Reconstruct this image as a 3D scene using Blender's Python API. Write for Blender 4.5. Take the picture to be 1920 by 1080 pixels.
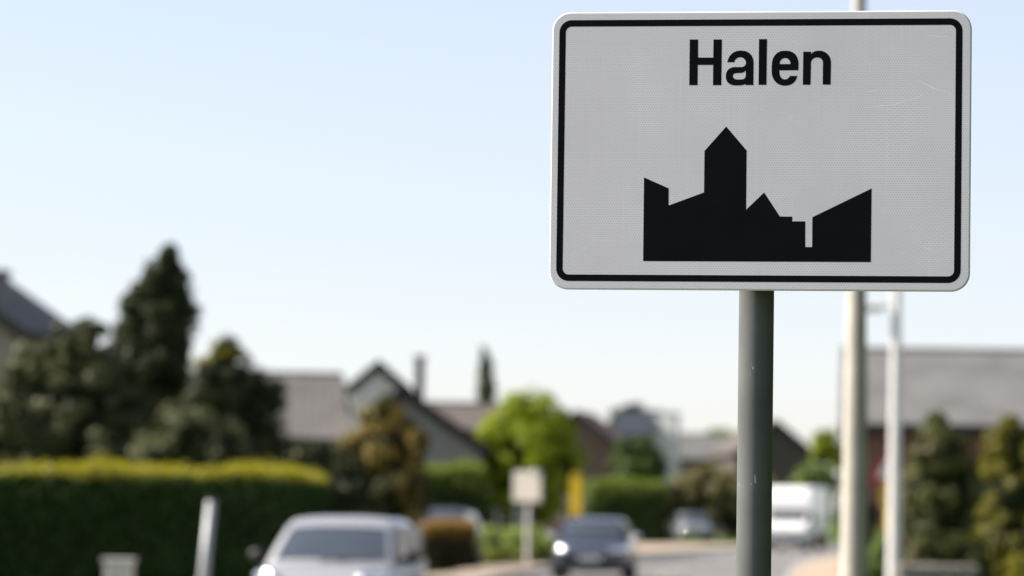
import bpy, bmesh, math, random
import numpy as np
from mathutils import Vector, Matrix
from mathutils.geometry import tessellate_polygon

R = math.radians
for o in list(bpy.data.objects):
    bpy.data.objects.remove(o)
sc = bpy.context.scene
col = sc.collection

# ------------------------------------------------------------------ camera
FPX = 7200.0                      # focal length in photo pixels (135 mm on 36 mm / 1920 px)
EYE = Vector((0, 0, 1.7))
PITCH = math.atan((950 - 540) / FPX)
ROLL = 0.0145
_f = Vector((0, math.cos(PITCH), math.sin(PITCH)))
_r = Vector((1, 0, 0))
_u = _r.cross(_f)
CR = math.cos(ROLL) * _r + math.sin(ROLL) * _u
CU = -math.sin(ROLL) * _r + math.cos(ROLL) * _u
CF = _f
cd = bpy.data.cameras.new('camera')
cam = bpy.data.objects.new('camera', cd)
col.objects.link(cam)
m3 = Matrix((CR, CU, -CF)).transposed()
cam.matrix_world = Matrix.Translation(EYE) @ m3.to_4x4()
cd.sensor_width = 36
cd.lens = 135
cd.clip_start = 0.1
cd.clip_end = 3000
cd.dof.use_dof = True
cd.dof.focus_distance = 8.21
cd.dof.aperture_fstop = 3.9
cd.dof.aperture_blades = 0
sc.camera = cam

# ------------------------------------------------------------------ world, sun, exposure
SUN_EL = R(40)
SUN_A = R(4.6)                     # sun stands to the left, this far ahead of square left
SUN_DIR = Vector((-math.cos(SUN_A) * math.cos(SUN_EL), math.sin(SUN_A) * math.cos(SUN_EL), math.sin(SUN_EL)))
w = bpy.data.worlds.new('World')
sc.world = w
w.use_nodes = True
nt = w.node_tree
nt.nodes.clear()
sky = nt.nodes.new('ShaderNodeTexSky')
sky.sky_type = 'NISHITA'
sky.sun_disc = False
sky.sun_elevation = SUN_EL
sky.sun_rotation = math.atan2(SUN_DIR.x, SUN_DIR.y)
sky.air_density = 1.0
sky.dust_density = 0.3
sky.ozone_density = 2.5
bg = nt.nodes.new('ShaderNodeBackground')
bg.inputs['Strength'].default_value = 0.078
wo = nt.nodes.new('ShaderNodeOutputWorld')
hs = nt.nodes.new('ShaderNodeHueSaturation')
hs.inputs['Saturation'].default_value = 0.52
nt.links.new(sky.outputs[0], hs.inputs['Color'])
tn = nt.nodes.new('ShaderNodeMix')            # white balance of the picture's sky
tn.data_type = 'RGBA'; tn.blend_type = 'MULTIPLY'; tn.inputs['Factor'].default_value = 1
tn.inputs['B'].default_value = (0.935, 0.918, 1.0, 1)
nt.links.new(hs.outputs[0], tn.inputs['A'])
nt.links.new(tn.outputs['Result'], bg.inputs['Color'])
nt.links.new(bg.outputs[0], wo.inputs['Surface'])
sl = bpy.data.lights.new('sun', 'SUN')
sl.energy = 5.0
sl.angle = R(0.5)
sl.color = (1.0, 0.93, 0.82)
so = bpy.data.objects.new('sun', sl)
so.rotation_euler = SUN_DIR.to_track_quat('Z', 'Y').to_euler()
so.location = (-30, 20, 40)
col.objects.link(so)
sc.view_settings.view_transform = 'Standard'
sc.view_settings.look = 'None'
sc.view_settings.exposure = 1.19
sc.view_settings.gamma = 1
sc.cycles.use_denoising = True
sc.cycles.max_bounces = 6
sc.cycles.sample_clamp_indirect = 6
sc.cycles.caustics_reflective = False
sc.cycles.caustics_refractive = False

# ------------------------------------------------------------------ helpers
def ray(px, py):
    return CF * FPX + CR * (px - 960) - CU * (py - 540)

def at(px, py, D):
    """point at distance D (metres along +Y) seen at photo pixel px, py"""
    d = ray(px, py)
    return EYE + d * (D / d.y)

def tag(o, label=None, cat=None, group=None, kind=None):
    if label: o['label'] = label
    if cat: o['category'] = cat
    if group: o['group'] = group
    if kind: o['kind'] = kind
    return o

def empty(name, loc, rz=0.0):
    o = bpy.data.objects.new(name, None)
    o.empty_display_size = 0.2
    o.location = loc
    o.rotation_euler = (0, 0, rz)
    col.objects.link(o)
    return o

def mobj(name, verts, faces, mat, parent=None, smooth=False):
    me = bpy.data.meshes.new(name)
    me.from_pydata([tuple(v) for v in verts], [], faces)
    me.update()
    if mat: me.materials.append(mat)
    if smooth:
        me.polygons.foreach_set('use_smooth', [True] * len(me.polygons))
    o = bpy.data.objects.new(name, me)
    col.objects.link(o)
    if parent: o.parent = parent
    return o

def bobj(name, bm, mat, parent=None, smooth=False):
    bmesh.ops.recalc_face_normals(bm, faces=bm.faces)
    me = bpy.data.meshes.new(name)
    bm.to_mesh(me); bm.free()
    if mat: me.materials.append(mat)
    if smooth:
        me.polygons.foreach_set('use_smooth', [True] * len(me.polygons))
    o = bpy.data.objects.new(name, me)
    col.objects.link(o)
    if parent: o.parent = parent
    return o

def box_bm(x0, x1, y0, y1, z0, z1, bm=None, bev=0.0):
    b = bmesh.new()
    vs = [b.verts.new((x, y, z)) for z in (z0, z1) for y in (y0, y1) for x in (x0, x1)]
    for f in ((0, 2, 3, 1), (4, 5, 7, 6), (0, 1, 5, 4), (2, 6, 7, 3), (0, 4, 6, 2), (1, 3, 7, 5)):
        b.faces.new([vs[i] for i in f])
    if bev:
        bmesh.ops.bevel(b, geom=list(b.edges), offset=bev, segments=2, affect='EDGES', profile=0.5)
    if bm is None:
        return b
    me = bpy.data.meshes.new('t'); b.to_mesh(me); b.free()
    bm.from_mesh(me); bpy.data.meshes.remove(me)
    return bm

def box(name, dims, mat, parent=None, bev=0.0):
    return bobj(name, box_bm(*dims, bev=bev), mat, parent)

def lathe(name, prof, mat, parent=None, n=32, axis='Z', smooth=True, loc=None):
    """prof: list of (radius, height)"""
    vs, fs = [], []
    for (r, h) in prof:
        for k in range(n):
            a = 2 * math.pi * k / n
            p = (r * math.cos(a), r * math.sin(a), h)
            if axis == 'X': p = (p[2], p[0], p[1])
            if axis == 'Y': p = (p[0], p[2], p[1])
            vs.append(p)
    for i in range(len(prof) - 1):
        for k in range(n):
            a, b = i * n + k, i * n + (k + 1) % n
            fs.append((a, b, b + n, a + n))
    fs.append(tuple(range(n))[::-1])
    fs.append(tuple(range((len(prof) - 1) * n, len(prof) * n)))
    o = mobj(name, vs, fs, mat, parent, smooth)
    me = o.data
    bm = bmesh.new(); bm.from_mesh(me)
    bmesh.ops.recalc_face_normals(bm, faces=bm.faces)
    bm.to_mesh(me); bm.free()
    if smooth:
        md = o.modifiers.new('es', 'EDGE_SPLIT'); md.split_angle = R(40)
    if loc is not None: o.location = loc
    return o

def tube(bm, pts, rads, n=8):
    """tapered tube along points into a bmesh"""
    rings = []
    for i, p in enumerate(pts):
        p = Vector(p)
        t = (Vector(pts[min(i + 1, len(pts) - 1)]) - Vector(pts[max(i - 1, 0)])).normalized()
        a = t.cross(Vector((0.31, 0.17, 0.93)) if abs(t.z) < 0.9 else Vector((1, 0.1, 0))).normalized()
        b = t.cross(a)
        rings.append([bm.verts.new(p + (a * math.cos(2 * math.pi * k / n) + b * math.sin(2 * math.pi * k / n)) * rads[i]) for k in range(n)])
    for i in range(len(rings) - 1):
        for k in range(n):
            bm.faces.new((rings[i][k], rings[i][(k + 1) % n], rings[i + 1][(k + 1) % n], rings[i + 1][k]))
    bm.faces.new(rings[0][::-1]); bm.faces.new(rings[-1])

# ------------------------------------------------------------------ materials
def lin(c):
    return tuple(((v / 255) / 12.92 if v / 255 <= 0.04045 else ((v / 255 + 0.055) / 1.055) ** 2.4) for v in c) + (1,)

def nodes_of(name):
    m = bpy.data.materials.new(name)
    m.use_nodes = True
    n = m.node_tree
    return m, n, n.nodes['Principled BSDF']

def mat(name, c1, c2=None, scale=6.0, rough=0.6, spec=0.4, metal=0.0, bump=0.0, bscale=40.0, coat=0.0, detail=6, stretch=(1, 1, 1)):
    m, n, p = nodes_of(name)
    c2 = c2 or tuple(v * 0.8 for v in c1)
    tc = n.nodes.new('ShaderNodeTexCoord')
    mp = n.nodes.new('ShaderNodeMapping'); mp.inputs['Scale'].default_value = stretch
    nz = n.nodes.new('ShaderNodeTexNoise'); nz.inputs['Scale'].default_value = scale; nz.inputs['Detail'].default_value = detail
    rp = n.nodes.new('ShaderNodeValToRGB')
    rp.color_ramp.elements[0].position = 0.3; rp.color_ramp.elements[1].position = 0.7
    rp.color_ramp.elements[0].color = tuple(c2[:3]) + (1,); rp.color_ramp.elements[1].color = tuple(c1[:3]) + (1,)
    n.links.new(tc.outputs['Object'], mp.inputs['Vector'])
    n.links.new(mp.outputs[0], nz.inputs['Vector'])
    n.links.new(nz.outputs['Fac'], rp.inputs[0])
    n.links.new(rp.outputs[0], p.inputs['Base Color'])
    p.inputs['Roughness'].default_value = rough
    p.inputs['Specular IOR Level'].default_value = spec
    p.inputs['Metallic'].default_value = metal
    p.inputs['Coat Weight'].default_value = coat
    p.inputs['Coat Roughness'].default_value = 0.06
    if bump:
        n2 = n.nodes.new('ShaderNodeTexNoise'); n2.inputs['Scale'].default_value = bscale; n2.inputs['Detail'].default_value = 8
        bp = n.nodes.new('ShaderNodeBump'); bp.inputs['Strength'].default_value = bump; bp.inputs['Distance'].default_value = 0.02
        n.links.new(mp.outputs[0], n2.inputs['Vector'])
        n.links.new(n2.outputs['Fac'], bp.inputs['Height'])
        n.links.new(bp.outputs[0], p.inputs['Normal'])
    return m

def leafmat(name, c1, c2, c3=None, f3=0.0, trans=0.35, scale=0.9):
    """leaf colours: large soft patches c1..c2, some single leaves c3"""
    m, n, p = nodes_of(name)
    n.nodes.remove(p)
    out = n.nodes['Material Output']
    tc = n.nodes.new('ShaderNodeTexCoord')
    nz = n.nodes.new('ShaderNodeTexNoise'); nz.inputs['Scale'].default_value = scale; nz.inputs['Detail'].default_value = 3
    geo = n.nodes.new('ShaderNodeNewGeometry')
    ad = n.nodes.new('ShaderNodeMath'); ad.operation = 'MULTIPLY_ADD'
    ad.inputs[1].default_value = 0.5; ad.inputs[2].default_value = -0.25
    ad2 = n.nodes.new('ShaderNodeMath'); ad2.operation = 'ADD'
    rp = n.nodes.new('ShaderNodeValToRGB')
    rp.color_ramp.elements[0].position = 0.32; rp.color_ramp.elements[1].position = 0.68
    rp.color_ramp.elements[0].color = tuple(c2) + (1,); rp.color_ramp.elements[1].color = tuple(c1) + (1,)
    n.links.new(tc.outputs['Object'], nz.inputs['Vector'])
    n.links.new(geo.outputs['Random Per Island'], ad.inputs[0])
    n.links.new(ad.outputs[0], ad2.inputs[0]); n.links.new(nz.outputs['Fac'], ad2.inputs[1])
    n.links.new(ad2.outputs[0], rp.inputs[0])
    colout = rp.outputs[0]
    if c3:
        nz3 = n.nodes.new('ShaderNodeTexNoise'); nz3.inputs['Scale'].default_value = scale * 1.3; nz3.inputs['Detail'].default_value = 2
        mp3 = n.nodes.new('ShaderNodeMapping'); mp3.inputs['Location'].default_value = (7, 3, 5)
        n.links.new(tc.outputs['Object'], mp3.inputs['Vector']); n.links.new(mp3.outputs[0], nz3.inputs['Vector'])
        mr = n.nodes.new('ShaderNodeMapRange')
        mr.inputs['From Min'].default_value = 0.62 - 0.3 * f3; mr.inputs['From Max'].default_value = 0.72 - 0.3 * f3
        n.links.new(nz3.outputs['Fac'], mr.inputs['Value'])
        mx = n.nodes.new('ShaderNodeMix'); mx.data_type = 'RGBA'
        n.links.new(mr.outputs[0], mx.inputs['Factor'])
        n.links.new(colout, mx.inputs['A']); mx.inputs['B'].default_value = tuple(c3) + (1,)
        colout = mx.outputs['Result']
    d = n.nodes.new('ShaderNodeBsdfDiffuse'); t = n.nodes.new('ShaderNodeBsdfTranslucent')
    g = n.nodes.new('ShaderNodeBsdfGlossy'); g.inputs['Roughness'].default_value = 0.45
    g.inputs['Color'].default_value = (0.5, 0.5, 0.5, 1)
    m1 = n.nodes.new('ShaderNodeMixShader'); m1.inputs[0].default_value = trans
    m2 = n.nodes.new('ShaderNodeMixShader'); m2.inputs[0].default_value = 0.04
    n.links.new(colout, d.inputs['Color']); n.links.new(colout, t.inputs['Color'])
    n.links.new(d.outputs[0], m1.inputs[1]); n.links.new(t.outputs[0], m1.inputs[2])
    n.links.new(m1.outputs[0], m2.inputs[1]); n.links.new(g.outputs[0], m2.inputs[2])
    n.links.new(m2.outputs[0], out.inputs['Surface'])
    return m

def paintmat(name, c, rough=0.25, metal=0.0, coat=0.8):
    m, n, p = nodes_of(name)
    p.inputs['Base Color'].default_value = tuple(c) + (1,)
    p.inputs['Roughness'].default_value = rough
    p.inputs['Metallic'].default_value = metal
    p.inputs['Coat Weight'].default_value = coat
    p.inputs['Coat Roughness'].default_value = 0.04
    tc = n.nodes.new('ShaderNodeTexCoord')
    nz = n.nodes.new('ShaderNodeTexNoise'); nz.inputs['Scale'].default_value = 3.0; nz.inputs['Detail'].default_value = 8
    mr = n.nodes.new('ShaderNodeMapRange'); mr.inputs['To Min'].default_value = rough * 0.8; mr.inputs['To Max'].default_value = min(1, rough * 1.5)
    n.links.new(tc.outputs['Object'], nz.inputs['Vector']); n.links.new(nz.outputs['Fac'], mr.inputs['Value'])
    n.links.new(mr.outputs[0], p.inputs['Roughness'])
    return m

def signface():
    """white retroreflective sheeting: honeycomb cells, faint vertical seams, light scuffs"""
    m, n, p = nodes_of('sign_sheeting')
    L = n.links.new
    def math_(op, a, b=None, c=None):
        k = n.nodes.new('ShaderNodeMath'); k.operation = op
        for i, v in enumerate((a, b, c)):
            if v is None: continue
            if isinstance(v, (int, float)): k.inputs[i].default_value = v
            else: L(v, k.inputs[i])
        return k.outputs[0]
    tc = n.nodes.new('ShaderNodeTexCoord')
    sx = n.nodes.new('ShaderNodeSeparateXYZ'); L(tc.outputs['Object'], sx.inputs[0])
    S = 1 / 0.0056
    X = math_('MULTIPLY', sx.outputs['X'], S); Z = math_('MULTIPLY', sx.outputs['Z'], S)
    q = 1.7320508
    def cell(ox, oz):
        ax = math_('SUBTRACT', math_('FLOORED_MODULO', math_('ADD', X, ox), 1.0), 0.5)
        az = math_('SUBTRACT', math_('FLOORED_MODULO', math_('ADD', Z, oz), q), q / 2)
        return ax, az, math_('ADD', math_('MULTIPLY', ax, ax), math_('MULTIPLY', az, az))
    ax, az, ad = cell(0, 0); bx, bz, bd = cell(0.5, q / 2)
    sel = math_('LESS_THAN', ad, bd)
    gx = math_('ADD', math_('MULTIPLY', ax, sel), math_('MULTIPLY', bx, math_('SUBTRACT', 1.0, sel)))
    gz = math_('ADD', math_('MULTIPLY', az, sel), math_('MULTIPLY', bz, math_('SUBTRACT', 1.0, sel)))
    gx = math_('ABSOLUTE', gx); gz = math_('ABSOLUTE', gz)
    hd = math_('MAXIMUM', gx, math_('ADD', math_('MULTIPLY', gx, 0.5), math_('MULTIPLY', gz, q / 2)))
    wall = n.nodes.new('ShaderNodeMapRange'); wall.interpolation_type = 'SMOOTHSTEP'
    wall.inputs['From Min'].default_value = 0.33; wall.inputs['From Max'].default_value = 0.47
    L(hd, wall.inputs['Value'])
    # how strongly the cells show varies over the sheet
    nz = n.nodes.new('ShaderNodeTexNoise'); nz.inputs['Scale'].default_value = 5; nz.inputs['Detail'].default_value = 3
    L(tc.outputs['Object'], nz.inputs['Vector'])
    vis = n.nodes.new('ShaderNodeMapRange'); vis.inputs['From Min'].default_value = 0.35; vis.inputs['From Max'].default_value = 0.7
    vis.inputs['To Min'].default_value = 0.5; vis.inputs['To Max'].default_value = 1.1
    L(nz.outputs['Fac'], vis.inputs['Value'])
    cells = math_('MULTIPLY', wall.outputs[0], vis.outputs[0])
    # vertical seams of the sheeting tool: thin columns of uneven strength
    mp = n.nodes.new('ShaderNodeMapping'); mp.inputs['Scale'].default_value = (160, 1, 3.0)
    L(tc.outputs['Object'], mp.inputs['Vector'])
    nv = n.nodes.new('ShaderNodeTexNoise'); nv.inputs['Scale'].default_value = 1; nv.inputs['Detail'].default_value = 2
    L(mp.outputs[0], nv.inputs['Vector'])
    seam = n.nodes.new('ShaderNodeMapRange'); seam.inputs['From Min'].default_value = 0.55; seam.inputs['From Max'].default_value = 0.72
    L(nv.outputs['Fac'], seam.inputs['Value'])
    # light rubbed scuffs: thin wandering streaks, only in patches
    ns = n.nodes.new('ShaderNodeTexNoise'); ns.inputs['Scale'].default_value = 6.5; ns.inputs['Detail'].default_value = 4
    mps = n.nodes.new('ShaderNodeMapping'); mps.inputs['Scale'].default_value = (0.6, 1, 1.7); mps.inputs['Location'].default_value = (2.7, 0, 1.1)
    L(tc.outputs['Object'], mps.inputs['Vector']); L(mps.outputs[0], ns.inputs['Vector'])
    band = math_('ABSOLUTE', math_('SUBTRACT', ns.outputs['Fac'], 0.5))
    scuff = n.nodes.new('ShaderNodeMapRange'); scuff.inputs['From Min'].default_value = 0.0; scuff.inputs['From Max'].default_value = 0.008
    scuff.inputs['To Min'].default_value = 1; scuff.inputs['To Max'].default_value = 0
    L(band, scuff.inputs['Value'])
    npz = n.nodes.new('ShaderNodeTexNoise'); npz.inputs['Scale'].default_value = 4.2; npz.inputs['Detail'].default_value = 2
    L(mps.outputs[0], npz.inputs['Vector'])
    patch = n.nodes.new('ShaderNodeMapRange'); patch.inputs['From Min'].default_value = 0.53; patch.inputs['From Max'].default_value = 0.66
    L(npz.outputs['Fac'], patch.inputs['Value'])
    sc_ = math_('MULTIPLY', scuff.outputs[0], patch.outputs[0])
    # grime
    ng = n.nodes.new('ShaderNodeTexNoise'); ng.inputs['Scale'].default_value = 2.2; ng.inputs['Detail'].default_value = 6
    L(tc.outputs['Object'], ng.inputs['Vector'])
    v = math_('ADD', 0.79, math_('MULTIPLY', math_('SUBTRACT', ng.outputs['Fac'], 0.5), 0.12))
    v = math_('ADD', v, math_('MULTIPLY', cells, 0.24))
    v = math_('ADD', v, math_('MULTIPLY', seam.outputs[0], 0.03))
    v = math_('ADD', v, math_('MULTIPLY', sc_, 0.04))
    v = math_('SUBTRACT', v, 0.07)
    cb = n.nodes.new('ShaderNodeCombineColor')
    L(v, cb.inputs[0]); L(math_('MULTIPLY', v, 0.948), cb.inputs[1]); L(math_('MULTIPLY', v, 0.978), cb.inputs[2])
    L(cb.outputs[0], p.inputs['Base Color'])
    p.inputs['Roughness'].default_value = 0.42
    p.inputs['Specular IOR Level'].default_value = 0.5
    return m

def postmat():
    m, n, p = nodes_of('post_grey_paint')
    L = n.links.new
    tc = n.nodes.new('ShaderNodeTexCoord')
    n1 = n.nodes.new('ShaderNodeTexNoise'); n1.inputs['Scale'].default_value = 9; n1.inputs['Detail'].default_value = 8
    L(tc.outputs['Object'], n1.inputs['Vector'])
    r1 = n.nodes.new('ShaderNodeValToRGB')
    r1.color_ramp.elements[0].position = 0.3; r1.color_ramp.elements[0].color = (0.095, 0.098, 0.096, 1)
    r1.color_ramp.elements[1].position = 0.7; r1.color_ramp.elements[1].color = (0.125, 0.128, 0.124, 1)
    L(n1.outputs['Fac'], r1.inputs[0])
    # chips and scratches: bare bright metal, tall thin flecks
    mp = n.nodes.new('ShaderNodeMapping'); mp.inputs['Scale'].default_value = (1.6, 1.6, 0.6)
    L(tc.outputs['Object'], mp.inputs['Vector'])
    n2 = n.nodes.new('ShaderNodeTexNoise'); n2.inputs['Scale'].default_value = 62; n2.inputs['Detail'].default_value = 5; n2.inputs['Roughness'].default_value = 0.65
    L(mp.outputs[0], n2.inputs['Vector'])
    n3 = n.nodes.new('ShaderNodeTexNoise'); n3.inputs['Scale'].default_value = 9; n3.inputs['Detail'].default_value = 1
    L(tc.outputs['Object'], n3.inputs['Vector'])
    mul = n.nodes.new('ShaderNodeMath'); mul.operation = 'MULTIPLY_ADD'; mul.inputs[1].default_value = 0.45
    L(n3.outputs['Fac'], mul.inputs[0]); L(n2.outputs['Fac'], mul.inputs[2])
    mr = n.nodes.new('ShaderNodeMapRange'); mr.inputs['From Min'].default_value = 0.945; mr.inputs['From Max'].default_value = 0.985
    L(mul.outputs[0], mr.inputs['Value'])
    mx = n.nodes.new('ShaderNodeMix'); mx.data_type = 'RGBA'
    L(mr.outputs[0], mx.inputs['Factor']); L(r1.outputs[0], mx.inputs['A']); mx.inputs['B'].default_value = (0.42, 0.42, 0.40, 1)
    L(mx.outputs['Result'], p.inputs['Base Color'])
    rr = n.nodes.new('ShaderNodeMapRange'); rr.inputs['To Min'].default_value = 0.3; rr.inputs['To Max'].default_value = 0.42
    L(n1.outputs['Fac'], rr.inputs['Value']); L(rr.outputs[0], p.inputs['Roughness'])
    p.inputs['Specular IOR Level'].default_value = 0.3
    return m

def wallmat(name, c, mortar, bw=0.21, bh=0.065):
    m, n, p = nodes_of(name)
    L = n.links.new
    tc = n.nodes.new('ShaderNodeTexCoord')
    sx = n.nodes.new('ShaderNodeSeparateXYZ'); L(tc.outputs['Object'], sx.inputs[0])
    ad = n.nodes.new('ShaderNodeMath'); L(sx.outputs['X'], ad.inputs[0]); L(sx.outputs['Y'], ad.inputs[1])
    cb = n.nodes.new('ShaderNodeCombineXYZ'); L(ad.outputs[0], cb.inputs[0]); L(sx.outputs['Z'], cb.inputs[1])
    b = n.nodes.new('ShaderNodeTexBrick'); b.inputs['Scale'].default_value = 1
    b.inputs['Brick Width'].default_value = bw; b.inputs['Row Height'].default_value = bh; b.inputs['Mortar Size'].default_value = 0.008
    b.inputs['Color1'].default_value = tuple(c) + (1,); b.inputs['Color2'].default_value = tuple(v * 0.7 for v in c) + (1,)
    b.inputs['Mortar'].default_value = tuple(mortar) + (1,)
    L(cb.outputs[0], b.inputs['Vector']); L(b.outputs['Color'], p.inputs['Base Color'])
    bp = n.nodes.new('ShaderNodeBump'); bp.inputs['Strength'].default_value = 0.5; bp.inputs['Distance'].default_value = 0.01; bp.invert = True
    L(b.outputs['Fac'], bp.inputs['Height']); L(bp.outputs[0], p.inputs['Normal'])
    p.inputs['Roughness'].default_value = 0.85
    return m

def roofmat(name, c, pitch=0.3, rough=0.7):
    """roofing in ribs down the slope and courses across (relief), blotched by weather"""
    m, n, p = nodes_of(name)
    L = n.links.new
    tc = n.nodes.new('ShaderNodeTexCoord')
    w1 = n.nodes.new('ShaderNodeTexWave'); w1.bands_direction = 'X'; w1.inputs['Scale'].default_value = 0.314 / pitch
    w2 = n.nodes.new('ShaderNodeTexWave'); w2.bands_direction = 'Z'; w2.wave_profile = 'SAW'; w2.inputs['Scale'].default_value = 0.314 / (pitch * 0.9)
    nz = n.nodes.new('ShaderNodeTexNoise'); nz.inputs['Scale'].default_value = 0.9; nz.inputs['Detail'].default_value = 8
    for k in (w1, w2, nz): L(tc.outputs['Object'], k.inputs['Vector'])
    rp = n.nodes.new('ShaderNodeValToRGB')
    rp.color_ramp.elements[0].position = 0.25; rp.color_ramp.elements[0].color = tuple(v * 0.72 for v in c) + (1,)
    rp.color_ramp.elements[1].position = 0.75; rp.color_ramp.elements[1].color = tuple(v * 1.12 for v in c) + (1,)
    L(nz.outputs['Fac'], rp.inputs[0]); L(rp.outputs[0], p.inputs['Base Color'])
    ad = n.nodes.new('ShaderNodeMath'); L(w1.outputs['Fac'], ad.inputs[0]); L(w2.outputs['Fac'], ad.inputs[1])
    bp = n.nodes.new('ShaderNodeBump'); bp.inputs['Strength'].default_value = 0.3; bp.inputs['Distance'].default_value = 0.02
    L(ad.outputs[0], bp.inputs['Height']); L(bp.outputs[0], p.inputs['Normal'])
    p.inputs['Roughness'].default_value = rough
    return m

M = {}
M['face'] = signface()
M['black'] = mat('sign_black_film', (0.0045, 0.0055, 0.008), (0.003, 0.004, 0.006), rough=0.3, spec=0.06, scale=14)
M['post'] = postmat()
M['alu'] = mat('aluminium', (0.6, 0.6, 0.6), (0.5, 0.5, 0.5), rough=0.4, metal=0.9, scale=20)
M['steel'] = mat('galvanised_steel', (0.34, 0.35, 0.36), (0.26, 0.27, 0.28), rough=0.5, metal=0.3, scale=15)
M['grass'] = mat('grass_ground', (0.09, 0.14, 0.03), (0.05, 0.08, 0.02), rough=0.9, spec=0.1, scale=1.5, bump=0.8, bscale=25)
M['asphalt'] = mat('asphalt', (0.19, 0.185, 0.18), (0.15, 0.148, 0.145), rough=0.85, spec=0.25, scale=1.2, bump=0.4, bscale=120)
M['pave'] = mat('beige_paving', (0.40, 0.32, 0.24), (0.32, 0.26, 0.20), rough=0.85, spec=0.2, scale=2, bump=0.3, bscale=60)
M['kerb'] = mat('concrete_kerb', (0.36, 0.35, 0.33), (0.27, 0.265, 0.25), rough=0.85, spec=0.2, scale=4, bump=0.3)
M['concrete'] = mat('pole_concrete', (0.50, 0.46, 0.40), (0.41, 0.38, 0.33), rough=0.8, spec=0.25, scale=6, bump=0.25, bscale=80)
M['paint_white'] = mat('white_road_paint', (0.7, 0.7, 0.68), (0.5, 0.5, 0.48), rough=0.7, scale=9)
M['glass'] = mat('dark_window_glass', (0.02, 0.025, 0.03), (0.015, 0.02, 0.024), rough=0.05, spec=0.9, scale=2)
M['carglass'] = mat('car_glass', (0.05, 0.062, 0.075), (0.04, 0.05, 0.062), rough=0.03, spec=1.0, scale=1, coat=0.6)
M['rubber'] = mat('tyre_rubber', (0.02, 0.02, 0.02), (0.014, 0.014, 0.014), rough=0.8, spec=0.2)
M['blackplastic'] = mat('black_plastic', (0.018, 0.018, 0.02), (0.012, 0.012, 0.013), rough=0.5, spec=0.4)
M['chrome'] = paintmat('chrome', (0.85, 0.85, 0.85), rough=0.12, metal=1.0, coat=0.0)
M['redlens'] = paintmat('red_lens', (0.3, 0.01, 0.01), rough=0.15)
M['plate'] = mat('number_plate_white', (0.7, 0.7, 0.68), (0.62, 0.62, 0.6), rough=0.4)
M['silver'] = paintmat('silver_car_paint', (0.43, 0.425, 0.415), rough=0.35, metal=0.45)
M['darkblue'] = paintmat('dark_blue_car_paint', (0.018, 0.026, 0.045), rough=0.25, metal=0.2, coat=1.0)
M['bluegrey'] = paintmat('blue_grey_car_paint', (0.03, 0.05, 0.065), rough=0.3, metal=0.2)
M['palegrey'] = paintmat('pale_grey_car_paint', (0.20, 0.215, 0.215), rough=0.35, metal=0.2)
M['whitecar'] = paintmat('white_car_paint', (0.80, 0.80, 0.80), rough=0.35)
M['bark'] = mat('bark', (0.10, 0.075, 0.05), (0.05, 0.04, 0.03), rough=0.95, spec=0.1, scale=8, bump=0.8, bscale=20, stretch=(1, 1, 0.2))
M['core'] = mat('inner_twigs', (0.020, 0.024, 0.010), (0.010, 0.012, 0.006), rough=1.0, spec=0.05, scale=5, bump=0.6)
M['yellow'] = mat('yellow_paint', (0.70, 0.48, 0.01), (0.58, 0.39, 0.01), rough=0.5, scale=5)
M['red'] = mat('red_sheeting', (0.45, 0.015, 0.02), (0.36, 0.012, 0.016), rough=0.45)
M['white'] = mat('white_sheeting', (0.75, 0.74, 0.72), (0.68, 0.67, 0.65), rough=0.5)
M['cream'] = mat('cream_board', (0.62, 0.56, 0.48), (0.52, 0.48, 0.41), rough=0.6, scale=4)
M['pale'] = mat('pale_grey_paint', (0.66, 0.64, 0.62), (0.58, 0.56, 0.54), rough=0.5, scale=4)
M['scratch'] = mat('scored_sheeting', (0.97, 0.94, 0.945), (0.92, 0.89, 0.895), rough=0.5, scale=60)
M['stone'] = mat('field_stone', (0.30, 0.27, 0.24), (0.19, 0.175, 0.16), rough=0.9, spec=0.2, scale=5, bump=0.5)
M['cabinet'] = mat('pale_cabinet', (0.50, 0.49, 0.46), (0.42, 0.41, 0.38), rough=0.55, scale=4)

# ------------------------------------------------------------------ ground, road, pavements
ROADW = 6.6
def kerb_x(y):
    x = 6.8 + 0.082 * (y - 94)
    if y > 110: x += 0.00143 * (y - 110) ** 2
    return x
def kerb_dir(y):
    s = 0.082 + (0.00286 * (y - 110) if y > 110 else 0)
    return Vector((s, 1, 0)).normalized()
YS = [-30 + 4 * i for i in range(66)]
def strip(name, off0, off1, z0, mat_, kind='structure', thick=0.0, ys=YS, edge=True):
    """band along the road between two offsets (metres right of the right-hand kerb line)"""
    vs, fs = [], []
    for y in ys:
        k = kerb_x(y); d = kerb_dir(y); nrm = Vector((d.y, -d.x, 0))
        b = Vector((k, y, 0))
        for o_ in (off0, off1):
            p = b + nrm * o_
            vs.append((p.x, p.y, z0 + thick))
            if thick: vs.append((p.x, p.y, z0))
    n = 4 if thick else 2
    for i in range(len(ys) - 1):
        a, b = i * n, (i + 1) * n
        if thick:
            fs += [(a, a + 2, b + 2, b), (a + 1, a, b, b + 1), (a + 2, a + 3, b + 3, b + 2)]
        else:
            fs.append((a, a + 1, b + 1, b))
    o = mobj(name, vs, fs, mat_)
    tag(o, kind=kind)
    return o

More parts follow.
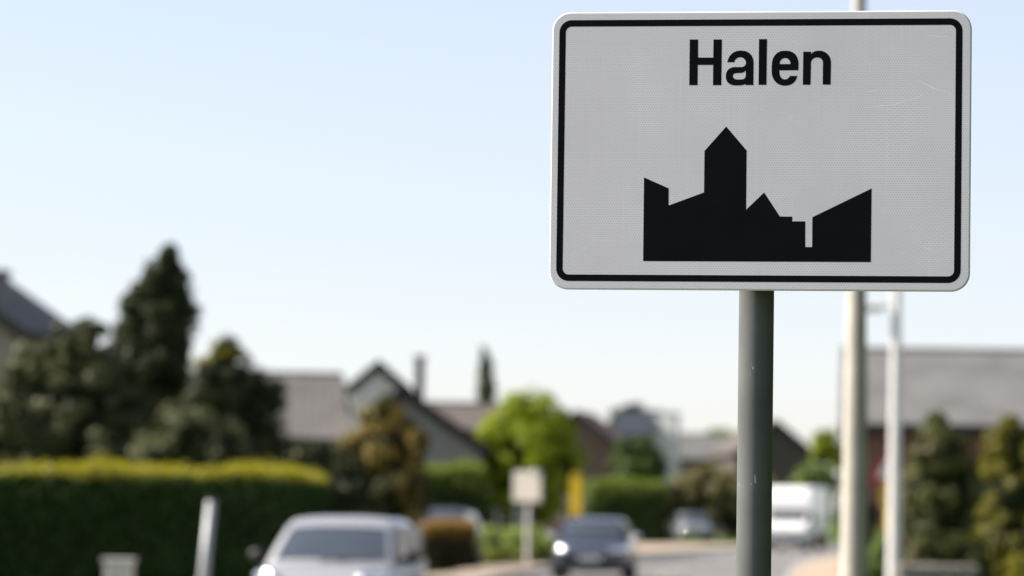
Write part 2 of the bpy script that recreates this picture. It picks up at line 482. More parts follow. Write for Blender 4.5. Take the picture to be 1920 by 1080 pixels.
N = 40
gv, gf = [], []
for j in range(N + 1):
    for i in range(N + 1):
        gv.append((-700 + 1400 * i / N, -200 + 1600 * j / N, -0.012))
for j in range(N):
    for i in range(N):
        a = j * (N + 1) + i
        gf.append((a, a + 1, a + N + 2, a + N + 1))
tag(mobj('ground', gv, gf, M['grass']), kind='structure')
strip('road', -ROADW, 0.0, 0.0, M['asphalt'])
strip('kerb_right', 0.0, 0.15, -0.05, M['kerb'], thick=0.17)
strip('kerb_left', -ROADW - 0.15, -ROADW, -0.05, M['kerb'], thick=0.17)
strip('pavement_left', -ROADW - 1.5, -ROADW - 0.15, -0.05, M['pave'], thick=0.16)
strip('pavement_right', 0.15, 1.35, -0.05, M['pave'], thick=0.16, ys=[y for y in YS if y >= 30])
strip('driveway', -ROADW - 9.5, -ROADW - 1.5, -0.05, M['pave'], thick=0.075, ys=[100.6, 103, 106, 109])
strip('forecourt', -ROADW - 10.0, -ROADW - 1.5, -0.05, M['pave'], thick=0.075, ys=[150 + 4 * i for i in range(10)])
for k in range(24):                        # dashed centre line
    y0 = 2 + k * 8
    strip('lane_marking', -ROADW / 2 - 0.07, -ROADW / 2 + 0.07, 0.004, M['paint_white'], ys=[y0, y0 + 1.25, y0 + 2.5])

# ------------------------------------------------------------------ the town sign
SY = 0.1527
SC = Vector((0.5258, 8.212, 2.4709))
ST = Vector((math.cos(SY), -math.sin(SY), 0))
SN = Vector((-math.sin(SY), -math.cos(SY), 0))      # faces the camera side
def sp(px, py, off=0.0):
    """photo pixel -> sign-plane coordinates (x right, z up) relative to the plate centre"""
    d = ray(px, py)
    t = (SC - EYE).dot(SN) / d.dot(SN)
    q = EYE + d * t - SC
    return Vector((q.dot(ST), q.z))

sign = empty('town_sign', (SC.x, SC.y, 0), -SY)
tag(sign, 'white town entry sign with black border, place name and church skyline on a grey post', 'sign')
ZC = SC.z

def rounded(x0, x1, z0, z1, r, seg=10):
    pts = []
    for cx, cz, a0 in ((x1 - r, z1 - r, 0), (x0 + r, z1 - r, 90), (x0 + r, z0 + r, 180), (x1 - r, z0 + r, 270)):
        for k in range(seg + 1):
            a = R(a0 + 90 * k / seg)
            pts.append((cx + r * math.cos(a), cz + r * math.sin(a)))
    return pts

def film(name, loops, mat_, y_back, y_front, parent):
    """flat film cut to outline loops (first outer, rest holes), real thickness"""
    vs = [[Vector((p[0], p[1], 0)) for p in lp] for lp in loops]
    flat = [p for lp in loops for p in lp]
    tris = tessellate_polygon(vs)
    n = len(flat)
    V = [(p[0], y_front, p[1]) for p in flat] + [(p[0], y_back, p[1]) for p in flat]
    Fc = [tuple(t) for t in tris]
    s = 0
    for lp in loops:
        k = len(lp)
        for i in range(k):
            a, b = s + i, s + (i + 1) % k
            Fc.append((a, b, b + n, a + n))
        s += k
    bm = bmesh.new()
    bv = [bm.verts.new(v) for v in V]
    for f in Fc:
        try: bm.faces.new([bv[i] for i in f])
        except ValueError: pass
    return bobj(name, bm, mat_, parent)

# plate: folded aluminium tray with rounded rim
HW, HH = 0.4515, 0.3005
prof = [(0.0, 0.0060, 0.024), (0.0, 0.0, 0.006)]   # (inset handled below)
vs, fs = [], []
rim = [(0.000, 0.016), (0.000, 0.0030), (0.0006, 0.0012), (0.0016, 0.0003), (0.0032, 0.0)]   # inset, depth behind the front
loops = []
for ins, dep in rim:
    lp = rounded(-HW + ins, HW - ins, -HH + ins, HH - ins, 0.040 - ins)
    loops.append([(p[0], dep, ZC + p[1]) for p in lp])
n = len(loops[0])
for lp in loops: vs += lp
for i in range(len(loops) - 1):
    for k in range(n):
        a, b = i * n + k, i * n + (k + 1) % n
        fs.append((a, b, b + n, a + n))
fs.append(tuple(range((len(loops) - 1) * n, len(loops) * n)))
bm = bmesh.new()
bv = [bm.verts.new(v) for v in vs]
for f in fs: bm.faces.new([bv[i] for i in f])
plate = bobj('plate', bm, M['face'], sign)
# recessed back sheet of the tray
bl = rounded(-HW + 0.002, HW - 0.002, -HH + 0.002, HH - 0.002, 0.038)
film('back_sheet', [[(p[0], ZC + p[1]) for p in bl]], M['alu'], 0.011, 0.007, sign)

def zc(pts): return [(p[0], ZC + p[1]) for p in pts]
# border
oL, oR = (sp(1048.6, 70).x + sp(1043.0, 500).x) / 2, (sp(1805.7, 75).x + sp(1800.4, 500).x) / 2
oT, oB = (sp(1075, 38).y + sp(1780, 34.1).y) / 2, (sp(1075, 526.9).y + sp(1780, 530.7).y) / 2
bw = 0.0142
film('border', [zc(rounded(oL, oR, oB, oT, 0.027)), zc(rounded(oL + bw, oR - bw, oB + bw, oT - bw, 0.013))], M['black'], 0.0, -0.0001, sign)

# lettering, traced in enlarged photo pixels
def l1(p): return sp(1280 + p[0] / 9.82, 60 + p[1] / 9.82)
def l2(p): return sp(1420 + p[0] / 9.82, 60 + p[1] / 9.82)
letters = [
 (l1, [[(130,137),(285,137),(285,470),(562,470),(568,137),(724,137),(712,980),(557,980),(560,607),(280,607),(275,980),(120,980)]]),
 (l1, [[(1303,978),(1307,560),(1300,500),(1270,430),(1225,383),(1160,351),(1070,340),(990,350),(920,385),(865,440),(835,500),(822,558),
        (950,558),(962,525),(990,490),(1030,470),(1065,466),(1105,475),(1140,500),(1162,540),(1166,570),(1155,605),(1130,632),(1095,645),
        (930,645),(870,665),(825,705),(800,760),(793,810),(797,860),(815,910),(850,950),(900,975),(950,985),(1050,985),(1110,978),(1155,960),(1158,978)],
       [(1160,712),(1130,738),(1090,755),(985,758),(950,768),(930,790),(925,812),(932,840),(955,862),(985,873),(1090,873),(1130,862),(1152,838),(1160,808)]]),
 (l2, [[(30,130),(180,130),(168,975),(22,975)]]),
 (l2, [[(755,705),(760,600),(757,540),(737,470),(702,412),(650,372),(590,350),(510,343),(430,352),(370,380),(320,427),(285,490),(268,560),(263,650),
        (263,760),(280,830),(310,890),(355,940),(410,972),(470,988),(520,990),(590,980),(645,955),(690,915),(720,865),(740,808),(602,808),
        (585,835),(560,858),(530,870),(500,873),(465,862),(435,838),(415,795),(408,750),(408,707)],
       [(412,590),(415,560),(430,525),(455,497),(485,483),(515,480),(550,487),(580,507),(602,540),(612,590)]]),
 (l2, [[(845,362),(990,362),(990,405),(1020,375),(1065,352),(1120,343),(1180,345),(1240,365),(1295,405),(1335,460),(1352,515),(1357,560),
        (1350,970),(1203,970),(1207,560),(1200,525),(1175,490),(1140,473),(1100,468),(1060,475),(1025,495),(1000,525),(990,560),(980,972),(836,972)]]),
]
for fn, lps in letters:
    film('letter', [zc([fn(p) for p in lp]) for lp in lps], M['black'], 0.0, -0.0001, sign)
sk = [(67,434),(246,513),(246,637),(501,543),(505,243),(662,66),(810,240),(806,668),(936,543),(1050,717),(1140,718),(1140,752),(1234,752),
      (1234,938),(1283,938),(1285,722),(1714,514),(1708,1047),(61,1040)]
film('skyline_silhouette', [zc([sp(1190 + p[0] / 3.857, 220 + p[1] / 3.857) for p in sk])], M['black'], 0.0, -0.0001, sign)

# rubbed scratches in the sheeting: hair-thin raised lines where the film is scored
def sc5(p): return sp(1000 + p[0] / 1.928, p[1] / 1.928)
for pts, wd in (([(1405, 127), (1450, 130), (1527, 136)], 0.0011), ([(1385, 290), (1415, 303), (1450, 320), (1485, 331), (1512, 335)], 0.0013),
                ([(1520, 336), (1500, 346), (1482, 358)], 0.0010), ([(1205, 391), (1245, 384), (1300, 380), (1345, 366), (1390, 352), (1412, 341)], 0.0010),
                ([(1195, 330), (1225, 331), (1252, 325)], 0.0010), ([(1214, 205), (1216, 255), (1214, 300)], 0.0007), ([(1400, 888), (1425, 898), (1462, 912)], 0.0009),
                ([(1330, 375), (1350, 362), (1362, 364)], 0.0007)):
    q = [sc5(p) for p in pts]
    up_, dn_ = [], []
    for i, p in enumerate(q):
        t = (q[min(i + 1, len(q) - 1)] - q[max(i - 1, 0)]).normalized()
        nn = Vector((-t.y, t.x)) * wd * 1.7 * (0.15 if i in (0, len(q) - 1) else 1.0) * 0.5
        up_.append(p + nn); dn_.append(p - nn)
    film('scratch', [zc(up_ + dn_[::-1])], M['scratch'], 0.0, -0.00003, sign)

# post, clamps, cap
PR = 0.038
PYc = 0.056 + PR
_d = ray(1418.5, 560)
_c = SC - SN * PYc
_q = EYE + _d * ((_c - EYE).dot(SN) / _d.dot(SN)) - SC
PX = _q.dot(ST)
ptop = ZC + HH - 0.05
lathe('post', [(PR, -0.4), (PR, ptop)], M['post'], sign, n=64, loc=(PX, PYc, 0))
lathe('post_cap', [(PR + 0.002, ptop - 0.02), (PR + 0.002, ptop + 0.004), (PR - 0.006, ptop + 0.012)], M['blackplastic'], sign, n=48, loc=(PX, PYc, 0))
for dz in (-0.17, 0.17):
    box('rail', (-0.12, 0.12, 0.0115, 0.0545, ZC + dz - 0.02, ZC + dz + 0.02), M['alu'], sign, 0.002)
    bm = bmesh.new()
    tube(bm, [(PX + (PR + 0.006) * math.cos(R(a)), PYc + (PR + 0.006) * math.sin(R(a)), ZC + dz) for a in range(-30, 211, 15)], [0.005] * 17, 6)
    c = bobj('clamp', bm, M['alu'], sign, True)
    for s in (-1, 1):
        lathe('bolt', [(0.007, 0), (0.007, 0.012)], M['steel'], c, n=6, axis='Y', smooth=False, loc=(PX + s * 0.05, 0.055, ZC + dz))

# ------------------------------------------------------------------ lamp posts
def ground_z(x, y):
    return 0.0

# thick pale concrete pole behind the sign
D = 25.0
b = at(1602, 1080, D); 
base = Vector((b.x - 0.003, D, -0.012))
lp = empty('lamp_post', base)
tag(lp, 'thick tapered pale concrete lamp post standing just behind the town sign', 'lamp post')
def r_at(z): return max(0.045, 0.112 - 0.0155 * z)
lathe('pole', [(r_at(z), z) for z in (-0.3, 0, 1, 2, 3, 4, 5, 6, 7, 7.5)], M['concrete'], lp, n=40)
bm = bmesh.new()
tube(bm, [(0, 0, 7.3), (-0.02, 0, 7.8), (-0.3, -0.02, 8.15), (-0.9, -0.05, 8.3), (-1.4, -0.08, 8.35)], [0.05, 0.04, 0.035, 0.032, 0.03], 12)
bobj('arm', bm, M['steel'], lp, True)
bm = box_bm(-2.0, -1.35, -0.22, 0.06, 8.28, 8.42, bev=0.05)
hd = bobj('lamp_head', bm, M['steel'], lp)
box('lens', (-1.95, -1.45, -0.18, 0.02, 8.262, 8.279), M['glass'], hd)
box('access_door', (-0.045, 0.045, -0.1205, -0.095, 0.55, 0.85), M['steel'], lp, 0.004)

# thinner pole further on
D = 60.0
b = at(1676, 1080, D)
lq = empty('lamp_post', Vector((b.x, D, -0.012)))
tag(lq, 'slim light grey lamp post with a short arm, in front of the triangle sign', 'lamp post')
lathe('pole', [(0.12 - 0.009 * z, z) for z in (-0.3, 0, 1, 2, 3, 4, 5.4)], M['pale'], lq, n=24)
bm = bmesh.new()
tube(bm, [(0, 0, 4.86), (-0.12, 0, 4.93), (-0.25, 0, 4.96), (-0.36, 0, 4.96)], [0.03, 0.025, 0.025, 0.025], 10)
bobj('arm', bm, M['pale'], lq, True)
bm = box_bm(-0.62, -0.2, -0.14, 0.14, 4.86, 4.97, bev=0.04)
hd = bobj('lamp_head', bm, M['pale'], lq)
box('lens', (-0.58, -0.24, -0.1, 0.1, 4.845, 4.859), M['glass'], hd)

# ------------------------------------------------------------------ small roadside furniture
# triangle warning sign on a yellow post
D = 77.0
c = at(1665, 872, D)
ts = empty('warning_sign', Vector((c.x, D, -0.012)))
tag(ts, 'red-edged white triangle warning sign above a yellow panel in front of the brick wall', 'sign')
S_ = 0.42; zc0 = c.z - 0.10
def tri(s):
    out = []
    for a in (90, 210, 330):
        for da in (-14, 0, 14):
            rr = s * (0.985 if da == 0 else 0.955)
            out.append((rr * math.cos(R(a + da * 0.35)), zc0 + rr * math.sin(R(a + da * 0.35))))
    return out
film('triangle_plate', [tri(S_)], M['red'], 0.0, -0.01, ts)
film('triangle_centre', [tri(S_ * 0.62)], M['white'], -0.0105, -0.013, ts)
film('exclamation_bar', [[(-0.022, zc0 - 0.03), (0.022, zc0 - 0.03), (0.03, zc0 + 0.12), (-0.03, zc0 + 0.12)]], M['black'], -0.0135, -0.015, ts)
zp = at(1665, 928, D).z
box('yellow_panel', (-0.14, 0.14, -0.01, 0.0, zp - 0.24, zp + 0.22), M['yellow'], ts, 0.003)
lathe('post', [(0.038, -0.3), (0.038, zc0 + 0.3)], M['yellow'], ts, n=20, loc=(0, 0.045, 0))

# cream board on a post, seen in front of the round tree
D = 108.0
c = at(989, 912, D)
bs = empty('notice_board', Vector((c.x, D, -0.012)), R(-24))
tag(bs, 'square cream board on a grey post in front of the round bright tree', 'sign')
box('board', (-0.42, 0.42, -0.02, 0.0, c.z - 0.42, c.z + 0.42), M['cream'], bs, 0.012)
box('frame', (-0.44, 0.44, 0.001, 0.03, c.z - 0.44, c.z + 0.44), M['steel'], bs, 0.006)
lathe('post', [(0.06, -0.3), (0.06, c.z + 0.3)], M['pale'], bs, n=20, loc=(0, 0.08, 0))
bm = bmesh.new()
bmesh.ops.create_uvsphere(bm, u_segments=16, v_segments=10, radius=0.085)
bmesh.ops.translate(bm, verts=bm.verts, vec=(0.24, 0.0, c.z + 0.42))
bobj('fixing_knob', bm, M['chrome'], bs, True)  # chrome ball added to throw a sun glint, not a real fitting

# yellow stop post
D = 115.3
c = at(1081, 888, D)
ys_ = empty('bus_stop_post', Vector((c.x, D, -0.012)), R(-13))
tag(ys_, 'tall narrow yellow stop post at the kerb behind the dark blue car', 'stop post')
box('panel', (-0.17, 0.17, -0.05, 0.05, 0.75, c.z), M['yellow'], ys_, 0.02)
box('notice', (-0.12, 0.12, -0.054, -0.0505, 1.15, 1.5), M['blackplastic'], ys_)
lathe('foot', [(0.05, -0.3), (0.05, 0.76)], M['steel'], ys_, n=16)
box('top_band', (-0.171, 0.171, -0.051, 0.051, c.z - 0.12, c.z - 0.06), M['blackplastic'], ys_, 0.002)

# leaning stake and cabinet by the left hedge
D = 50.0
p0 = at(381, 1090, D); p1 = at(397, 934, D)
dirv = (p1 - p0).normalized()
g0 = p0 - dirv * ((p0.z + 0.25) / dirv.z)
stk = empty('leaning_post', Vector((g0.x, D, -0.012)))
tag(stk, 'thin grey post leaning sideways in front of the clipped hedge', 'post')
bm = bmesh.new()
tube(bm, [g0 - stk.location, p0 - stk.location, p1 - stk.location], [0.068, 0.068, 0.066], 16)
pp = bobj('post', bm, M['steel'], stk, True)
bm = bmesh.new()
tube(bm, [p1 - stk.location - dirv * 0.03, p1 - stk.location + dirv * 0.015], [0.074, 0.074], 16)
bobj('cap', bm, M['blackplastic'], stk, False)

c = at(224, 1045, D)
cb = empty('utility_cabinet', Vector((c.x, D, -0.012)))
tag(cb, 'low pale utility cabinet standing in front of the clipped hedge', 'cabinet')
box('body', (-0.18, 0.18, -0.14, 0.14, 0.0, c.z - 0.05), M['cabinet'], cb, 0.008)
box('lid', (-0.215, 0.215, -0.175, 0.175, c.z - 0.052, c.z), M['cabinet'], cb, 0.012)
box('door', (-0.155, 0.155, -0.152, -0.141, 0.1, c.z - 0.1), M['cabinet'], cb, 0.004)
lathe('lock', [(0.014, 0), (0.014, 0.012)], M['steel'], cb, n=12, axis='Y', loc=(0.12, -0.164, 0.6))

# ------------------------------------------------------------------ vehicles (front at local -Y)
def mirror_pts(p): return [(-x, y, z) for x, y, z in p]

def patch(name, fn, us, vs_, mat_, parent, off=0.0):
    g = [[Vector(fn(u, v)) for v in vs_] for u in us]
    V, Fc = [], []
    nu, nv = len(us), len(vs_)
    for i in range(nu):
        for j in range(nv):
            a = g[min(i + 1, nu - 1)][j] - g[max(i - 1, 0)][j]
            b = g[i][min(j + 1, nv - 1)] - g[i][max(j - 1, 0)]
            nn = b.cross(a)
            nn = nn.normalized() if nn.length > 1e-9 else Vector((0, 0, 1))
            V.append(g[i][j] + nn * off)
    for i in range(nu - 1):
        for j in range(nv - 1):
            a = i * nv + j
            Fc.append((a, a + 1, a + nv + 1, a + nv))
    o = mobj(name, V, Fc, mat_, parent, True)
    return o

def car(name, label, loc, rz, paint, L=4.3, W=1.78, H=1.6, belt=0.98, hood=0.98, cowl=0.98, roof0=1.62, roof1=3.6, tail=4.1, wheel=0.32, group=None, lamp=1.0, mirror=None, wtop=0.305, lampz=0.0, lampy=0.0):
    """y measured from the front bumper backwards; cowl.. tail are positions along the car"""
    root = empty(name, loc, rz)
    tag(root, label, 'car', group)
    y0 = -L / 2
    hw = W / 2
    # lower body: loft of half sections, subdivided
    nose = hood - 0.16
    st = [  # y, scale of width, bottom z, top z
        (0.00, 0.74, 0.36, nose - 0.14), (0.06, 0.86, 0.28, nose - 0.03), (0.28, 0.955, 0.22, nose + 0.035),
        (cowl * 0.6, 0.985, 0.2, hood - 0.045), (cowl, 1.0, 0.19, hood), (L * 0.5, 1.0, 0.19, belt + 0.01),
        (tail - 0.35, 1.0, 0.2, belt + 0.03), (L - 0.12, 0.95, 0.24, belt + 0.02), (L, 0.86, 0.34, belt - 0.08)]
    V, Fc = [], []
    for (y, s, zb, zt) in st:
        h = zt - zb
        half = [(0.0, zb), (0.80 * s, zb), (0.965 * s, zb + 0.12 * h), (1.0 * s, zb + 0.45 * h), (0.985 * s, zb + 0.74 * h), (0.93 * s, zb + 0.93 * h), (0.80 * s, zt), (0.0, zt + 0.025)]
        ring = [(x * hw, y0 + y, z) for x, z in half] + [(-x * hw, y0 + y, z) for x, z in half[-2:0:-1]]
        V += ring
    n = 14
    for i in range(len(st) - 1):
        for k in range(n):
            a, b = i * n + k, i * n + (k + 1) % n
            Fc.append((a, b, b + n, a + n))
    Fc.append(tuple(range(n))); Fc.append(tuple(range((len(st) - 1) * n, len(st) * n)))
    bm = bmesh.new(); bv = [bm.verts.new(v) for v in V]
    for f in Fc: bm.faces.new([bv[i] for i in f])
    body = bobj('body', bm, paint, root, True)
    md = body.modifiers.new('sub', 'SUBSURF'); md.levels = 2; md.render_levels = 2
    # greenhouse surface
    zb = belt - 0.05
    prof_ = [(cowl - 0.04, hood - 0.03), (cowl + 0.33 * (roof0 - cowl), hood + 0.40 * (H - hood)), (cowl + 0.72 * (roof0 - cowl), hood + 0.80 * (H - hood)), (roof0, H - 0.035),
             (roof0 + 0.35, H - 0.006), ((roof0 + roof1) / 2, H), (roof1 - 0.2, H - 0.02), (roof1, H - 0.07), (roof1 + 0.45 * (tail - roof1), zb + 0.62 * (H - zb)), (tail, zb)]
    wb, wr = hw * 0.945, hw * 0.735
    def wz(z):
        t = min(1, max(0, (z - zb) / (H - zb)))
        return wb + (wr - wb) * (t ** 1.25)
    def top(u):
        f = u * (len(prof_) - 1); i = min(int(f), len(prof_) - 2); t = f - i
        a, b = prof_[i], prof_[i + 1]
        return a[0] + (b[0] - a[0]) * t, a[1] + (b[1] - a[1]) * t
    def gh(u, v):
        y, z = top(u)
        av = abs(v); sg = 1 if v >= 0 else -1
        if av < 0.6:
            q = av / 0.6
            return (sg * q * (wz(z) - 0.03), y0 + y - 0.0 + (0.10 * q * q if u < 0.34 else (-0.06 * q * q if u > 0.8 else 0)), z - 0.035 * q ** 3)
        t = (av - 0.6) / 0.4
        ze = z - 0.035
        zz = ze + (zb - ze) * t
        return (sg * (wz(zz) - 0.03 * (1 - t)), y0 + y + (0.10 if u < 0.34 else (-0.06 if u > 0.8 else 0)), zz)
    us = [i / 36 for i in range(37)]
    vs_ = [-1 + i / 15 for i in range(31)]
    patch('cabin', gh, us, vs_, paint, root)
    # windscreen and rear window
    patch('windscreen', gh, [0.03 + (wtop - 0.03) * i / 8 for i in range(9)], [-0.535 + 1.07 * i / 10 for i in range(11)], M['carglass'], root, 0.008)
    patch('rear_window', gh, [0.80 + 0.14 * i / 6 for i in range(7)], [-0.50 + i / 10 for i in range(11)], M['carglass'], root, 0.008)
    # side windows
    def sw(pts, s):
        V = [(s * (wz(z) + 0.012), y0 + y, z) for y, z in pts]
        return mobj('side_window', V, [tuple(range(len(V)))], M['carglass'], root)
    zt = H - 0.115; zl = belt + 0.02
    def ya(z):                       # front edge follows the windscreen
        f = (z - hood) / (H - hood)
        return cowl + 0.16 + (roof0 - cowl) * max(0, f) * 0.98
    ym = (roof0 + roof1) / 2 - 0.1
    for s in (-1, 1):
        sw([(ya(zl) + 0.05, zl), (ym - 0.05, zl), (ym - 0.05, zt), (ya(zt) + 0.05, zt)], s)
        sw([(ym + 0.05, zl), (roof1 - 0.32, zl), (roof1 - 0.42, zt), (ym + 0.05, zt)], s)
        sw([(roof1 - 0.24, zl + 0.02), (tail - 0.28, zl + 0.02), (roof1 + 0.02, zt - 0.03), (roof1 - 0.34, zt)], s)
        # mirrors
        bm = bmesh.new(); bmesh.ops.create_uvsphere(bm, u_segments=16, v_segments=10, radius=1)
        bmesh.ops.scale(bm, vec=(0.115, 0.07, 0.085), verts=bm.verts)
        bmesh.ops.translate(bm, vec=(s * (hw + 0.085), y0 + cowl + 0.42, belt + 0.09), verts=bm.verts)
        tube(bm, [(s * (hw - 0.07), y0 + cowl + 0.42, belt + 0.03), (s * (hw + 0.07), y0 + cowl + 0.43, belt + 0.06)], [0.03, 0.025], 8)
        bobj('mirror', bm, mirror or M['blackplastic'], root, True)
        # headlamps
        bm = bmesh.new(); bmesh.ops.create_uvsphere(bm, u_segments=20, v_segments=14, radius=1)
        bmesh.ops.scale(bm, vec=(0.20 * lamp, 0.075, 0.085 * lamp ** 0.5), verts=bm.verts)
        bmesh.ops.rotate(bm, cent=(0, 0, 0), matrix=Matrix.Rotation(s * R(38), 3, 'Z') @ Matrix.Rotation(R(18), 3, 'X'), verts=bm.verts)
        bmesh.ops.translate(bm, vec=(s * hw * 0.735, y0 + 0.165 + lampy, nose - 0.085 + lampz), verts=bm.verts)
        bobj('headlight', bm, M['chrome'], root, True)
        bm = box_bm(s * hw * 0.80 - 0.09, s * hw * 0.80 + 0.09, y0 + L - 0.14, y0 + L + 0.005, belt - 0.28, belt - 0.02, bev=0.03)
        bobj('tail_light', bm, M['redlens'], root)
        # wheels
        for wy in (0.82, L - 0.80):
            wr_ = empty('wheel', (s * (hw - 0.10), y0 + wy, wheel)); wr_.parent = root
            lathe('tyre', [(wheel - 0.10, -0.1), (wheel - 0.02, -0.105), (wheel, -0.08), (wheel, 0.08), (wheel - 0.02, 0.115), (wheel - 0.10, 0.11)], M['rubber'], wr_, n=32, axis='X')
            lathe('rim', [(wheel - 0.105, 0.112 if s > 0 else -0.112), (wheel - 0.2, (0.098 if s > 0 else -0.098)), (0.03, (0.118 if s > 0 else -0.118))], M['steel'], wr_, n=20, axis='X')
            lathe('arch', [(wheel + 0.06, s * (hw - 0.12)), (wheel + 0.055, s * (hw - 0.006))], M['blackplastic'], root, n=32, axis='X', loc=(0, y0 + wy, wheel + 0.01))
        for k, yy in enumerate((ym - 0.16, roof1 - 0.42)):
            box('door_handle', (s * hw * 0.985 - 0.02, s * hw * 0.985 + 0.02, y0 + yy - 0.08, y0 + yy + 0.08, belt - 0.14, belt - 0.11), paint, root, 0.008)
    # front: grille, lower intake, plate, bumper strip
    bm = box_bm(-hw * 0.46, hw * 0.46, y0 + 0.0, y0 + 0.10, nose - 0.20, nose - 0.09, bev=0.02)
    gr = bobj('grille', bm, M['blackplastic'], root)
    for q in range(2):
        box('slat', (-hw * 0.44, hw * 0.44, y0 - 0.012, y0 + 0.01, nose - 0.175 + 0.045 * q, nose - 0.16 + 0.045 * q), M['chrome'], gr, 0.003)
    bm = box_bm(-hw * 0.66, hw * 0.66, y0 - 0.01, y0 + 0.14, 0.30, 0.44, bev=0.03)
    bobj('lower_intake', bm, M['blackplastic'], root)
    box('number_plate', (-0.26, 0.26, y0 - 0.026, y0 - 0.013, 0.46, 0.57), M['plate'], root, 0.003)
    bm = bmesh.new()
    for s in (-1, 1):
        tube(bm, [(s * 0.1, y0 + cowl + 0.02, hood + 0.02), (s * 0.1 + 0.45, y0 + cowl + 0.10, hood + 0.045)], [0.012, 0.008], 6)
    bobj('wiper', bm, M['blackplastic'], root)
    return root

def lane_yaw(y):
    d = kerb_dir(y)
    return -math.atan2(d.x, d.y)

D = 48.0
c = at(632, 1000, D)
car('silver_car', 'silver people carrier driving along the road, in front of the clipped hedge', Vector((c.x, D + 2.0, 0)), lane_yaw(D) - R(1.5), M['silver'],
    L=4.4, W=1.80, H=1.545, belt=0.95, hood=0.96, cowl=0.95, roof0=2.0, roof1=3.75, tail=4.28, wtop=0.215, lamp=1.15, lampz=0.075, lampy=0.03)
D = 90.0
c = at(1120, 1000, D)
car('blue_car', 'dark blue car driving along the road, before the yellow stop post', Vector((c.x, D + 2.0, 0)), lane_yaw(D), M['darkblue'],
    L=4.4, W=1.82, H=1.47, belt=0.94, hood=0.93, cowl=1.2, roof0=1.95, roof1=3.4, tail=4.15, lamp=1.25, lampz=0.02, mirror=M['chrome'])
D = 104.0
c = at(826, 1000, D)
car('parked_car', 'dark blue-grey car parked in the drive behind the low brown-topped hedge', Vector((c.x, D + 1.5, 0.025)), R(-8), M['bluegrey'],
    L=4.3, W=1.80, H=1.62, belt=1.0, hood=1.02, cowl=1.0, roof0=1.75, roof1=3.6, tail=4.15)
D = 199.0
c = at(1302, 1000, D)
car('parked_car', 'pale grey car parked far off in front of the olive shrubbery', Vector((c.x, D + 2.0, 0.025)), R(4), M['palegrey'],
    L=4.1, W=1.72, H=1.48, belt=0.95, hood=0.93, cowl=1.05, roof0=1.7, roof1=3.4, tail=3.95)

# white box van
D = 164.0
c = at(1497, 1000, D)
van = empty('box_van', Vector((c.x + 0.15, D + 2.2, 0)), lane_yaw(166) - R(2))
tag(van, 'white box van with a tall body over the cab, far down the road', 'van')
W_ = 2.05
y0 = -3.0
bx = bobj('cargo_box', box_bm(-W_ / 2, W_ / 2, y0 + 1.55, 1.6, 0.75, 2.72, bev=0.06), M['whitecar'], van)
bm = bmesh.new()                       # rounded overcab
sec = [(y0 + 1.6, 1.78, 2.69), (y0 + 1.05, 1.72, 2.66), (y0 + 0.72, 1.70, 2.50), (y0 + 0.60, 1.72, 2.20)]
rings = []
for (y, za, zb_) in sec:
    rings.append([bm.verts.new((x, y, z)) for x, z in ((-W_ / 2 + 0.02, za), (W_ / 2 - 0.02, za), (W_ / 2 - 0.02, zb_ - 0.1), (W_ / 2 - 0.14, zb_), (-W_ / 2 + 0.14, zb_), (-W_ / 2 + 0.02, zb_ - 0.1))])
for i in range(3):
    for k in range(6):
        bm.faces.new((rings[i][k], rings[i][(k + 1) % 6], rings[i + 1][(k + 1) % 6], rings[i + 1][k]))
bm.faces.new(rings[0]); bm.faces.new(rings[-1])
bobj('overcab', bm, M['whitecar'], van, False)
hwc = 0.96
bm = bmesh.new()                       # cab with sloped screen and stub nose, as a side profile pulled across
prof_ = [(0.0, 0.38), (-0.02, 0.95), (0.12, 1.12), (0.52, 1.22), (0.92, 1.72), (1.6, 1.76), (1.6, 0.38)]
sides = []
for s in (-1, 1):
    sides.append([bm.verts.new((s * (hwc - (0.1 if z > 1.6 else 0.0) - (0.08 if y < 0.1 else 0)), y0 + y, z)) for y, z in prof_])
k = len(prof_)
for i in range(k):
    bm.faces.new((sides[0][i], sides[0][(i + 1) % k], sides[1][(i + 1) % k], sides[1][i]))
bm.faces.new(sides[0]); bm.faces.new(sides[1])
bmesh.ops.bevel(bm, geom=list(bm.edges), offset=0.04, segments=2, affect='EDGES')
bobj('cab', bm, M['whitecar'], van)
def vq(name, pts, m_): return mobj(name, pts, [tuple(range(len(pts)))], m_, van)
vq('windscreen', [(-0.84, y0 + 0.535, 1.262), (0.84, y0 + 0.535, 1.262), (0.78, y0 + 0.865, 1.675), (-0.78, y0 + 0.865, 1.675)], M['carglass'])
for s in (-1, 1):
    vq('side_window', [(s * 0.972, y0 + 0.72, 1.24), (s * 0.972, y0 + 1.45, 1.24), (s * 0.93, y0 + 1.45, 1.66), (s * 0.93, y0 + 0.98, 1.66)], M['carglass'])
    bobj('mirror', box_bm(s * 1.1 - 0.09, s * 1.1 + 0.09, y0 + 0.58, y0 + 0.66, 1.18, 1.5, bev=0.03), M['blackplastic'], van)
    bobj('headlight', box_bm(s * 0.72 - 0.15, s * 0.72 + 0.15, y0 - 0.05, y0 + 0.05, 0.74, 0.92, bev=0.03), M['chrome'], van)
    for wy in (0.75, 3.6):
        wr_ = empty('wheel', (s * 0.86, y0 + wy, 0.34)); wr_.parent = van
        lathe('tyre', [(0.2, -0.11), (0.33, -0.11), (0.34, -0.08), (0.34, 0.08), (0.33, 0.12), (0.2, 0.12)], M['rubber'], wr_, n=28, axis='X')
        lathe('rim', [(0.2, s * 0.115), (0.03, s * 0.125)], M['steel'], wr_, n=20, axis='X')
bobj('bumper', box_bm(-0.94, 0.94, y0 - 0.09, y0 + 0.2, 0.26, 0.50, bev=0.04), M['blackplastic'], van)
